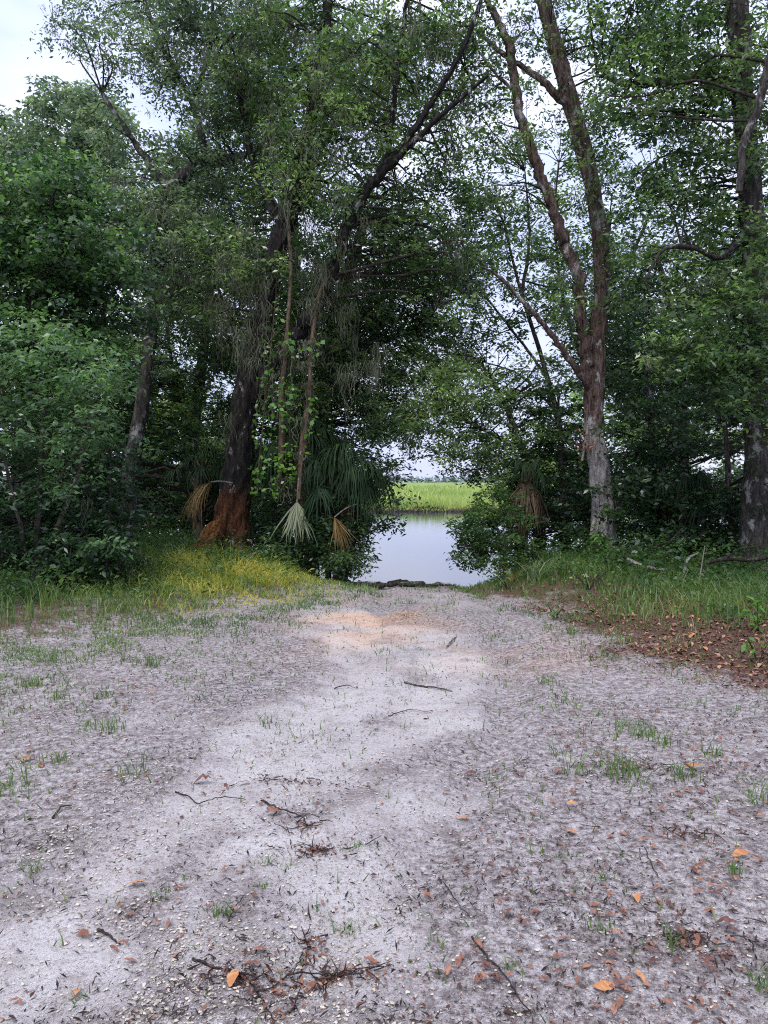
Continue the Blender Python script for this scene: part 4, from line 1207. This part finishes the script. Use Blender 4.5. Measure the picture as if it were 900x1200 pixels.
g = Geo()
n = 170000
y = 2.0 + 8.5 * rng.uniform(0, 1, n) ** 1.25; x = rng.uniform(-.62, .62, n) * (y + .8)
k = rng.uniform(0, 1, n) < litter_p(x, y) * .55
x, y = x[k], y[k]
onv = sst(-.8, .2, verge(x, y)) * (x > 0)
c = np.stack([x, y, gh(x, y) + .006], -1)
sz = .005 + .022 * rng.uniform(0, 1, len(x)) ** 4 + .05 * onv * rng.uniform(0, 1, len(x)) ** 1.5
add_leaves(g, c, sz, rng, aspect=.45, tilt=.25, droop=0.0, tint=rng.uniform(-.1, .75, len(x)) + .15 * onv, fold=.2)
LIT = g.build('leaf_litter', LITTER)
tag(LIT, 'small brown leaf scraps scattered over the sand and the right bank', 'leaf litter', kind='stuff')
LC = len(x)

g = Geo()        # short dark needles and twig crumbs
n = 300000
y = 2.0 + 8 * rng.uniform(0, 1, n) ** 1.2; x = rng.uniform(-.62, .62, n) * (y + .8)
k = rng.uniform(0, 1, n) < (.12 + .75 * sst(.42, .68, fbm(x, y, 2.6, 73, 4))) * (1 - .8 * pale_track(x, y)) * .7
x, y = x[k], y[k]
c = np.stack([x, y, gh(x, y) + .008], -1)
add_leaves(g, c, .005 + .028 * rng.uniform(0, 1, len(x)) ** 4, rng, aspect=.2, tilt=.3, droop=0.0, tint=rng.uniform(0, .5, len(x)), fold=.05)
tag(g.build('twig_scraps', STICK), 'fine dark twig crumbs strewn over the sandy track', 'debris', kind='stuff')

g = Geo()        # shell and limestone grit: little wedges
def grit_p(x, y):
    a = np.exp(-(((x + 1.35 + .3 * (y - 3)) / .8) ** 2 + ((y - 3.0) / 1.3) ** 2))
    b_ = .7 * np.exp(-(((x + .45) / .35) ** 2 + ((y - 2.3) / .3) ** 2))
    c_ = .5 * np.exp(-(((x + .2) / .8) ** 2 + ((y - 8.2) / 1.4) ** 2))
    return np.clip((a + b_ + c_) * sst(.35, .65, fbm(x, y, 2.2, 23, 3)) + .22 * (1 - .7 * pale_track(x, y)), 0, 1)


n = 95000
y = 1.9 + 6.5 * rng.uniform(0, 1, n) ** 1.6; x = rng.uniform(-.6, .6, n) * (y + .7)
k = (rng.uniform(0, 1, n) < grit_p(x, y)) & (verge(x, y) < .1)
x, y = x[k], y[k]
n = len(x)
s = (.002 + .0062 * rng.uniform(0, 1, n) ** 3.5)[:, None]
oc = np.array([[1.2, 0, 0], [.2, .8, 0], [-1.1, .3, 0], [-.5, -.7, 0], [.6, -.5, 0], [.1, .05, .5]])
a = rng.uniform(0, 6.28, n); ca_, sa_ = np.cos(a)[:, None], np.sin(a)[:, None]
loc = oc[None] * (1 + rng.normal(0, .28, (n, 6, 3)))
v = np.stack([loc[..., 0] * ca_ - loc[..., 1] * sa_, loc[..., 0] * sa_ + loc[..., 1] * ca_, loc[..., 2]], -1) * s[:, None]
v += np.stack([x, y, gh(x, y) + .005], -1)[:, None]
f = (np.arange(n) * 6)[:, None, None] + np.array([[0, 1, 5], [1, 2, 5], [2, 3, 5], [3, 4, 5], [4, 0, 5]])[None]
g.add(v.reshape(-1, 3), f.reshape(-1, 3), np.repeat(np.clip(rng.uniform(-.25, .9, n) + .2 * (x < 0), -.2, 1), 6))
tag(g.build('shell_grit', SHELL), 'pale chips of shell and stone pressed into the sand', 'gravel', kind='stuff')
print('LITTER', LC, 'GRIT', n)


# ---------------------------------------------------------------- single fallen leaves
def leaf_mesh(name, mat, L, aspect, curl, lobes, seed):
    rng = np.random.default_rng(seed)
    K = 7
    rows = []
    for k in range(K + 1):
        t = k / K
        w = L * aspect * .5 * (math.sin(math.pi * min(t * .97 + .03, 1)) ** .7) * (1 + lobes * math.sin(k * 2.6 + seed))
        zc = curl * L * math.sin(t * math.pi) + .05 * L * rng.normal()
        yb = (t - .5) * L
        bend = .12 * L * math.sin(t * 2.3 + seed)
        e = curl * L * .7 * (1 if seed % 2 else .4)
        rows += [(bend - w, yb, zc + e * (w / (L * aspect * .5 + 1e-6))), (bend, yb, zc), (bend + w, yb, zc + e * .8 * (w / (L * aspect * .5 + 1e-6)))]
    g = Geo()
    f = []
    for k in range(K):
        i = 3 * k
        f += [[i, i + 1, i + 4, i + 3], [i + 1, i + 2, i + 5, i + 4]]
    v = np.array(rows); v[:, 2] -= v[:, 2].min()
    g.add(v, f, rng.uniform(.2, .8, len(v)))
    o = g.build(name, mat, smooth=True)
    m = o.data
    bpy.data.objects.remove(o)
    return m


LM = {'brown': [leaf_mesh('brown_leaf', FALLEN, 1, .42, .1, .12, s) for s in range(4)],
      'orange': [leaf_mesh('orange_leaf', FALLEN_O, 1, .5, .09, .1, s + 10) for s in range(3)],
      'dark': [leaf_mesh('dark_leaf', FALLEN_D, 1, .4, .14, .15, s + 20) for s in range(3)]}
rl = random.Random(8)


def fallen(px, py, L, kind, label, group=None, rot=None, name='fallen_leaf'):
    x, y = G(px, py)
    o = bpy.data.objects.new(name, rl.choice(LM[kind]))
    COL.objects.link(o)
    o.location = (x, y, float(gh(x, y)) + .012)
    L *= .88
    o.scale = (L, L, L * rl.uniform(.7, 1.35))
    o.rotation_euler = (rl.uniform(-.25, .25), rl.uniform(-.3, .3), R(rot) if rot is not None else rl.uniform(0, 6.28))
    tag(o, label, 'fallen leaf', group)


for a in [(95, 1107, .075, 'brown', 'broad rust-brown fallen leaf on shell grit near the lower left corner', 60),
          (160, 1046, .08, 'orange', 'long curled orange leaf lying alone on smooth sand at lower left', 110),
          (297, 1061, .045, 'brown', 'small rust leaf beside the forked twig, right of it', 20),
          (242, 1075, .05, 'brown', 'slim brown leaf touching the grass tuft by the forked twig', 70),
          (152, 1140, .05, 'brown', 'small russet leaf between the grit patch and the big twig pile', 100),
          (272, 1165, .075, 'orange', 'orange leaf standing against the lowest curved twig', 10),
          (295, 1147, .07, 'brown', 'large rust leaf on top of the lowest curved twig', 80),
          (303, 1131, .055, 'brown', 'pinkish brown leaf just above the lowest curved twig', 95),
          (90, 1177, .05, 'orange', 'orange-tan leaf beside the bottom left grass sprig', 20),
          (30, 899, .08, 'brown', 'rust leaf lying in grass at the left edge', 120),
          (285, 928, .08, 'brown', 'brown leaf bit in the middle of the pale track above the twigs', 90),
          (320, 961, .09, 'brown', 'curled brown leaf at the start of the long twig', 100),
          (237, 921, .1, 'dark', 'long thin reddish leaf left of the pale track', 100),
          (542, 959, .065, 'orange', 'pale orange leaf lying alone in the middle of the grey sand', 95),
          (670, 951, .06, 'orange', 'peach-coloured leaf directly above a brighter orange one', 80),
          (670, 985, .06, 'orange', 'small bright orange leaf alone on grey sand, right of centre', 40),
          (745, 1068, .065, 'orange', 'bright yellow-orange upright leaf at lower right', 5),
          (707, 1168, .075, 'orange', 'large orange leaf near the bottom edge, lit along its back', 95),
          (750, 1156, .06, 'orange', 'tan curled leaf right of the large orange bottom leaf', 25),
          (660, 1115, .055, 'brown', 'flat salmon-brown leaf above the large orange bottom leaf', 85),
          (500, 1062, .055, 'brown', 'red-brown leaf at the lower centre of the sand', 60),
          (762, 1126, .06, 'brown', 'flat rust leaf between the tan curled leaf and the right grass sprig', 70),
          (812, 908, .1, 'orange', 'orange leaf cupped in the sparse grass patch at right', 80),
          (850, 1096, .08, 'dark', 'dark red curled leaf in the litter at the lower right', 50),
          (868, 1015, .08, 'orange', 'pale orange leaf leaning on the right-edge grass', 110),
          (435, 1140, .06, 'brown', 'rust leaf at the right end of the dark debris heap', 60),
          (365, 1160, .05, 'brown', 'brown leaf stuck in the dark debris heap', 130),
          (551, 906, .075, 'dark', 'crumpled blackish leaf on the sand in the middle of the track', 90)]:
    fallen(*a[:5], rot=a[5])
CL = []
for zone, x0, x1, y0, y1, nb, nd in (('just above the bottom edge', 480, 690, 1110, 1198, 12, 7), ('in the bottom right corner', 690, 900, 1110, 1198, 26, 12),
                                     ('right of the yellow-orange leaf', 765, 900, 1010, 1110, 22, 12), ('left of the yellow-orange leaf', 560, 735, 1010, 1110, 12, 6),
                                     ('below the sparse grass patch', 700, 900, 930, 1010, 18, 9), ('among the tufts of the right-hand grass patch', 640, 890, 830, 925, 22, 10),
                                     ('right of the pale track', 500, 700, 850, 1000, 10, 6)):
    CL.append(('brown', 'rust-brown dead leaf on grey sand ' + zone, 'brown leaves ' + zone, nb, x0, x1, y0, y1, .028, .058))
    CL.append(('dark', 'dark reddish dead leaf on grey sand ' + zone, 'dark leaves ' + zone, nd, x0, x1, y0, y1, .03, .06))
CL += [('brown', 'small brown dead leaf on the gritty sand at lower left', 'brown leaves on the lower left sand', 12, 5, 300, 1010, 1195, .025, .045),
       ('brown', 'small brown dead leaf near the leafy twigs on the pale sand', 'brown leaves near the twigs', 14, 200, 470, 880, 1195, .025, .045),
       ('dark', 'small dark dead leaf near the leafy twigs on the pale sand', 'dark leaves near the twigs', 14, 200, 470, 880, 1195, .025, .045),
       ('brown', 'small brown dead leaf among the tufts on the left sand', 'brown leaves on the upper left sand', 14, 5, 300, 780, 930, .04, .07),
       ('orange', 'orange dead leaf in the litter of the right bank', 'orange leaves on the right bank', 22, 690, 900, 715, 795, .05, .1),
       ('brown', 'brown dead leaf in the litter of the right bank', 'brown leaves on the right bank', 60, 690, 900, 715, 795, .05, .1)]
for kind, lab, grp, n, x0, x1, y0, y1, l0, l1 in CL:
    k = 0
    cen = [(rl.uniform(x0, x1), rl.uniform(y0, y1)) for _ in range(max(2, n // 7))]
    while k < n:
        px, py = rl.uniform(x0, x1), rl.uniform(y0, y1)
        if rl.random() < .65:        # most leaves lie drifted together
            c0 = rl.choice(cen)
            px, py = c0[0] + rl.gauss(0, 16), c0[1] + rl.gauss(0, 9)
            if not (x0 <= px <= x1 and y0 <= py <= y1): continue
        if 'bank' in grp and verge(*G(px, py)) < -.15: continue
        fallen(px, py, rl.uniform(l0, l1), kind, lab, grp)
        k += 1


# ---------------------------------------------------------------- sticks
def stick(label, pts, r, seed, name='fallen_twig', cat='twig', mt=STICK, fork=None, lift=.007, jit=.0022, sides=6):
    rng = np.random.default_rng(seed)

    def path(pp, r0):
        rows = []
        for i, (px, py) in enumerate(pp):
            x, y = G(px, py)
            rows.append([x, y, float(gh(x, y)) + lift + (abs(rng.normal(0, .01)) if 0 < i < len(pp) - 1 else 0), r0 * (1 - .6 * i / (len(pp) - 1))])
        s = smooth_path(rows, 5 * len(rows))
        s[1:-1, :3] += rng.normal(0, jit, (len(s) - 2, 3))
        return s
    r *= .75
    p0 = path(pts, r)
    base = p0[len(p0) // 2, :3].copy(); base[2] -= lift
    if not fork:
        g = Geo(); tube(g, p0, sides, .25, seed)
        return tag(g.build(name, mt, None, smooth=True, origin=base), label, cat)
    root = thing(name, label, cat, base)
    g = Geo(); tube(g, p0, sides, .25, seed); g.build('stem', mt, root, smooth=True)
    for k, fp in enumerate(fork):
        g = Geo(); tube(g, path(fp, r * .6), 5, .2, seed + k); g.build('side_twig', mt, root, smooth=True)
    return root


stick('long thin dark twig slanting to the bottom edge, right of centre', [(553, 1108), (575, 1138), (592, 1158), (606, 1180), (622, 1200)], .0045, 1)
stick('flat brown stick lying across the track before the ramp', [(474, 797), (490, 801), (512, 804), (530, 808)], .012, 2, mt=BARK)
stick('short tan stick on the sand near the ramp', [(524, 757), (530, 752), (535, 746)], .016, 3, mt=DEAD)
stick('small forked dark twig beside a grass tuft at lower centre-left', [(268, 1092), (274, 1078), (288, 1057)], .004, 4, fork=[[(274, 1078), (264, 1070), (258, 1066)], [(270, 1086), (280, 1084)]])
stick('short stubby grey twig left of the pale sand', [(115, 1098), (127, 1107), (141, 1116)], .007, 5)
stick('thin twig running into the brown debris clump', [(306, 948), (325, 957), (345, 965), (358, 975), (352, 988)], .006, 6, fork=[[(325, 957), (318, 966)], [(345, 965), (362, 960)]])
stick('curved dark twig at the bottom edge, lowest of the debris', [(226, 1138), (250, 1150), (285, 1158), (305, 1175), (322, 1198)], .006, 7, fork=[[(250, 1150), (244, 1163), (250, 1172)], [(285, 1158), (262, 1166), (240, 1160)], [(300, 1170), (322, 1160), (330, 1150)], [(305, 1175), (290, 1183), (270, 1180)]])
stick('thin twig crossing the dark debris heap at the bottom', [(328, 1152), (350, 1145), (385, 1148), (420, 1152), (450, 1147)], .005, 8, fork=[[(350, 1145), (360, 1120), (366, 1100)], [(385, 1148), (400, 1130)], [(420, 1152), (432, 1168)]])
stick('dark bent twig in the middle of the pale sand', [(205, 935), (222, 937), (232, 943), (262, 946), (288, 948)], .005, 9)
stick('thin branching twig on the left sand edge', [(62, 965), (72, 955), (84, 951)], .007, 10)
stick('fine upright twig leaning on the lower centre sand', [(520, 1045), (530, 1060), (540, 1078), (552, 1086)], .003, 11)
stick('slender twig lying right of centre on the litter', [(755, 1005), (765, 1030), (778, 1050)], .003, 12)
stick('tiny dark twig above the debris clump', [(392, 800), (405, 798), (418, 803)], .006, 13)
stick('long faint twig on the left of the ramp mouth', [(455, 838), (480, 832), (505, 835)], .0045, 14)
# pale dead branches on the right bank
def bank_branch(label, pts, seed, mt=DEAD, name='dead_branch', cat='branch', fork=()):
    rows = [np.append(P(*p[:3]), p[3]) for p in pts]
    root = thing(name, label, cat, rows[len(rows) // 2][:3])
    g = Geo(); tube(g, smooth_path(rows, 24), 7, .25, seed); g.build('stem', mt, root, smooth=True)
    for fp in fork:
        g = Geo(); tube(g, smooth_path([np.append(P(*p[:3]), p[3]) for p in fp], 10), 5, .2, seed + 1)
        g.build('side_twig', mt, root, smooth=True)


bank_branch('pale curved dead branch arching out of the weeds on the right bank', [(798, 682, 9.8, .012), (802, 668, 9.9, .018), (806, 655, 10, .018), (818, 648, 10.1, .012)], 21)
bank_branch('short white broken stick poking up on the right bank', [(795, 672, 9.6, .012), (799, 678, 9.6, .018), (802, 686, 9.5, .014)], 22)
bank_branch('grey fallen limb lying in weeds right of the twin-stemmed tree', [(735, 655, 10.6, .02), (755, 664, 10.4, .025), (780, 668, 10.2, .016)], 23)
bank_branch('dark fallen limbs tangled at the right edge under the big oak', [(820, 662, 9.6, .015), (850, 655, 9.7, .028), (880, 656, 9.8, .03), (915, 650, 9.9, .03)], 24, mt=TWIG,
            fork=[[(850, 655, 9.7, .015), (868, 643, 9.6, .01), (890, 640, 9.6, .006)], [(880, 656, 9.8, .015), (895, 668, 9.6, .01), (910, 676, 9.5, .006)]])
bank_branch('thin bare sapling stem standing in the right weeds', [(818, 690, 9.3, .01), (822, 665, 9.3, .008), (826, 640, 9.3, .004)], 25, name='bare_sapling', cat='sapling')
# driftwood and roots at the ramp's lip
stick('dark soaked log lying across the top of the ramp', [(415, 686), (440, 688), (470, 689), (500, 688), (520, 687)], .05, 31, name='soaked_log', cat='log', mt=WETWOOD, jit=.012, sides=8, lift=.03)
stick('grey root crossing the mud at the left of the ramp', [(405, 676), (420, 679), (440, 681), (455, 684)], .03, 32, name='exposed_root', cat='root', mt=BARK, jit=.012, lift=.02)
stick('grey root reaching to the water at the right of the ramp', [(478, 682), (500, 681), (520, 683), (536, 688)], .03, 33, name='exposed_root', cat='root', mt=BARK, jit=.012, lift=.02)


def clods(label, spots, seed, mt, name='mud_clod', cat='clod'):
    for k, (px, py, s) in enumerate(spots):
        rng = np.random.default_rng(seed + k)
        x, y = G(px, py, -.08)
        bmv, bmf = [], []
        g = Geo()
        U, V = 9, 6
        for i in range(V + 1):
            for j in range(U):
                th = i / V * math.pi; ph = j / U * 2 * math.pi
                r_ = s * (1 + rng.normal(0, .16))
                bmv.append((x + 1.6 * r_ * math.sin(th) * math.cos(ph), y + r_ * math.sin(th) * math.sin(ph), float(gh(x, y)) + .45 * r_ * math.cos(th)))
        for i in range(V):
            for j in range(U):
                bmf.append([i * U + j, i * U + (j + 1) % U, (i + 1) * U + (j + 1) % U, (i + 1) * U + j])
        g.add(bmv, bmf)
        tag(g.build(name, mt, None, smooth=False, origin=(x, y, float(gh(x, y)))), label[k], cat)


clods(['black lump of mud and roots in the middle of the ramp edge', 'dark mud lump at the left of the ramp edge', 'low dark mud lump at the right of the ramp edge', 'small wet lump beside the middle mud lump'],
      [(470, 679, .14), (442, 678, .11), (508, 679, .12), (488, 682, .1)], 500, WETWOOD)


# dark debris clumps on the sand: heaps of shredded leaf and twig
def debris(label, px, py, rx, ry, n, seed):
    rng = np.random.default_rng(seed)
    x0, y0 = G(px, py)
    root = thing('debris_clump', label, 'debris', (x0, y0, float(gh(x0, y0))))
    q = rng.normal(0, .62, (n, 2)) * [rx, ry] * np.abs(rng.normal(1, .5, (n, 1)))
    q[:, 0] += q[:, 1] * rng.normal(0, .4)
    x, y = x0 + q[:, 0], y0 + q[:, 1]
    c = np.stack([x, y, gh(x, y) + rng.uniform(.003, .012, n)], -1)
    g = Geo(); add_leaves(g, c, .006 + .022 * rng.uniform(0, 1, n) ** 2, rng, aspect=.42, tilt=.4, droop=0, tint=rng.uniform(-.2, .6, n), fold=.15)
    tag(g.build('leaf_scraps', LITTER, root), kind='stuff')
    g = Geo()
    for k in range(int(8 + n / 30)):
        a = rng.uniform(0, 6.28); l = rng.uniform(.03, .09)
        i = rng.integers(n)
        p = np.array([x[i], y[i], float(gh(x[i], y[i])) + .01])
        e = p + [math.cos(a) * l, math.sin(a) * l, rng.uniform(0, .025)]
        tube(g, [np.append(p, .0028), np.append((p + e) / 2 + rng.normal(0, .006, 3), .0022), np.append(e, .001)], 4)
    tag(g.build('twigs', STICK, root), kind='stuff')


debris('reddish clump of shredded leaves and twigs in the middle of the sand', 372, 1003, .13, .05, 260, 61)
debris('small scatter of dark shreds above the reddish clump', 358, 975, .06, .06, 90, 62)
debris('dark heap of leaf shreds at the bottom centre', 395, 1150, .14, .045, 330, 63)
debris('thin trail of shreds rising from the bottom heap', 366, 1110, .04, .09, 120, 64)
debris('bottom-left pile of leaves round the lowest curved twig', 285, 1160, .1, .05, 200, 65)
debris('faint band of dark shreds across the middle of the track', 340, 925, .28, .06, 160, 66)
debris('dark shreds lying in the right-hand litter', 800, 985, .16, .07, 240, 67)
debris('rust-coloured shreds at the lower right corner', 800, 1110, .16, .08, 280, 68)
debris('shreds between the grass tufts of the right patch', 760, 905, .3, .12, 220, 69)


# ---------------------------------------------------------------- grass tufts and seedlings one can point to
def tuft(px, py, h, n, label, seed, group=None, mt=None, w=.005, spread=.035, name='grass_tuft', lean=.8):
    rng = np.random.default_rng(seed)
    x, y = G(px, py)
    z = float(gh(x, y))
    g = Geo()
    q = rng.normal(0, spread, (n, 2))
    blades(g, x + q[:, 0], y + q[:, 1], gh(x + q[:, 0], y + q[:, 1]) - .003, h * rng.uniform(.35, 1.1, n), w * rng.uniform(.7, 1.3, n), rng, lean, segs=3, curl=.4)
    tag(g.build(name, mt or GRASS_G, None, origin=(x, y, z)), label, 'grass', group)


T = [(730, 915, .2, 60, 'tallest grass tuft of the right-hand patch, bright green blades'), (795, 915, .14, 36, 'grass tuft right of the tallest one, thinner'),
     (777, 878, .14, 34, 'small tuft behind and between the two right-hand tufts'), (750, 868, .12, 30, 'low tuft at the back of the right-hand patch'),
     (675, 908, .16, 22, 'sparse upright dark tuft left of the tallest one'), (655, 888, .12, 20, 'thin sprig at the left end of the right-hand patch'),
     (832, 890, .12, 26, 'loose tuft near the right end of the patch'), (890, 945, .14, 30, 'grass tuft cut by the right edge, beside the litter'),
     (642, 800, .14, 22, 'small tuft on grey sand below the right bank'), (595, 797, .12, 16, 'lone sprig in the middle of the far sand'),
     (640, 738, .16, 26, 'low tuft near the foot of the right bank'), (670, 742, .2, 34, 'bright tuft touching the right bank edge'),
     (582, 911, .07, 14, 'tiny green sprig at the centre of the sand'), (777, 1072, .05, 16, 'tiny bright sprig at lower right beside the yellow-orange leaf'),
     (790, 1120, .1, 22, 'long-bladed sprig in the lower right litter'), (860, 1035, .1, 26, 'dark tuft among litter near the right edge'),
     (895, 1165, .1, 30, 'yellowish tuft in the bottom right corner'), (707, 1042, .07, 14, 'small dull sprig right of centre low on the sand'),
     (700, 1100, .08, 16, 'long thin sprig above the salmon-brown leaf'), (662, 1012, .05, 12, 'tiny dark sprig below the bright orange leaf'),
     (602, 1145, .05, 18, 'tiny sprig crossing the long thin twig'), (512, 1118, .05, 14, 'tiny flat sprig at the bottom centre-right'),
     (125, 862, .12, 60, 'wide bright clump on the left sand'), (150, 915, .14, 26, 'upright dark-bladed tuft standing alone at left'),
     (40, 1027, .08, 26, 'lone green tuft on the grit at the left edge'), (60, 778, .2, 50, 'thick tuft at the edge of the left bank'),
     (37, 808, .14, 36, 'low tuft left of centre on the left bank edge'), (180, 782, .16, 40, 'feathery tuft near the end of the left bank'),
     (10, 930, .12, 60, 'dense tuft cut by the left edge'), (70, 900, .1, 36, 'small tuft between the left-edge grass and the bright clump'),
     (70, 822, .12, 30, 'small tuft above the bright clump'), (122, 820, .12, 34, 'flat tuft directly above the wide bright clump'),
     (255, 1080, .06, 30, 'green tuft beside the forked twig'), (185, 1060, .04, 26, 'small dark flat tuft left of the forked twig'),
     (222, 1035, .04, 14, 'tiny green sprig above the forked twig'), (417, 1002, .045, 26, 'bright green sprig right of the reddish clump'),
     (305, 1047, .04, 14, 'tiny sprig right of the smooth sand'), (310, 1018, .04, 18, 'flat dull sprig above the rust leaf'),
     (410, 1088, .06, 18, 'dull sprig in the right of the pale sand'), (340, 1022, .06, 10, 'sparse curved sprig left of the reddish clump'),
     (317, 855, .14, 12, 'wispy tall sprig on the far pale sand'), (90, 1180, .06, 12, 'bottom left grass sprig beside a tan leaf')]
for i, (px, py, h, n, lab) in enumerate(T):
    tuft(px, py, h, n, lab, 900 + i, spread=.02 + .02 * (py < 960) + .02 * (n > 45), w=.0045 + .0015 * (py < 950))


def seedling(px, py, d, h, n, label, seed, mt=BRIGHT, size=.07, spread=.1, aspect=.5, name='seedling', cat='plant', stems=4):
    rng = np.random.default_rng(seed)
    p = P(px, py, d)
    z = float(gh(p[0], p[1]))
    root = thing(name, label, cat, (p[0], p[1], z))
    gs, gl = Geo(), Geo()
    for s in range(stems):
        a = rng.uniform(0, 6.28)
        tip = np.array([p[0] + math.cos(a) * spread, p[1] + math.sin(a) * spread, z + h * rng.uniform(.7, 1.1)])
        b0 = np.array([p[0], p[1], z - .01])
        pth = smooth_path([np.append(b0, .005), np.append((b0 + tip) / 2 + [0, 0, h * .1], .004), np.append(tip, .002)], 8)
        tube(gs, pth, 5)
        m = n // stems
        t = rng.uniform(.3, 1, m)
        c = b0 + (tip - b0) * t[:, None] + rng.normal(0, spread * .28, (m, 3))
        add_leaves(gl, c, np.full(m, size), rng, aspect=aspect, tilt=.5)
    gs.build('stems', TWIG, root); gl.build('leaves', mt, root)


seedling(85, 680, 9.0, .62, 190, 'bright green leafy young shrub at the foot of the left bushes', 701, mt=VINE, size=.11, spread=.3, stems=9, name='young_shrub', cat='bush')
seedling(888, 752, 6.9, .3, 26, 'upper bright yellow-green seedling at the right edge', 702, size=.085, spread=.1)
seedling(888, 785, 6.1, .24, 22, 'lower yellow-green seedling at the right edge, on leaf litter', 703, size=.075, spread=.09)
seedling(710, 668, 11.6, .6, 70, 'light green sprout at the foot of the twin-stemmed tree', 704, size=.09, spread=.2)
seedling(812, 665, 10.0, .4, 60, 'broad-leaved dark seedling behind the pale curved branch', 705, mt=VINE, size=.09, spread=.2)
seedling(650, 735, 8.2, .16, 26, 'small round-leaved plant below the right bank', 706, mt=GRASS_G, size=.06, spread=.09)
seedling(595, 690, 10.3, .3, 80, 'leafy weed clump at the start of the right bank', 707, mt=GRASS_G, size=.07, spread=.25, stems=8)
seedling(35, 700, 8.3, .3, 90, 'low glossy plant in the grass of the left bank', 708, mt=VINE, size=.08, spread=.25, stems=8)
seedling(690, 690, 9.8, .35, 110, 'spreading green weed on the right bank below the twin-stemmed tree', 709, mt=GRASS_G, size=.07, spread=.4, stems=10)
tuft(627, 690, .42, 40, 'spiky pale-bladed palm seedling on the right bank near the ramp', 801, mt=PALM_HALF, w=.016, spread=.03, name='palm_seedling', lean=1.1)
tuft(600, 688, .4, 30, 'drooping straw-coloured tuft beside the spiky palm seedling', 802, mt=PALM_DEAD, w=.012, spread=.03, name='dry_tuft', lean=1.2)
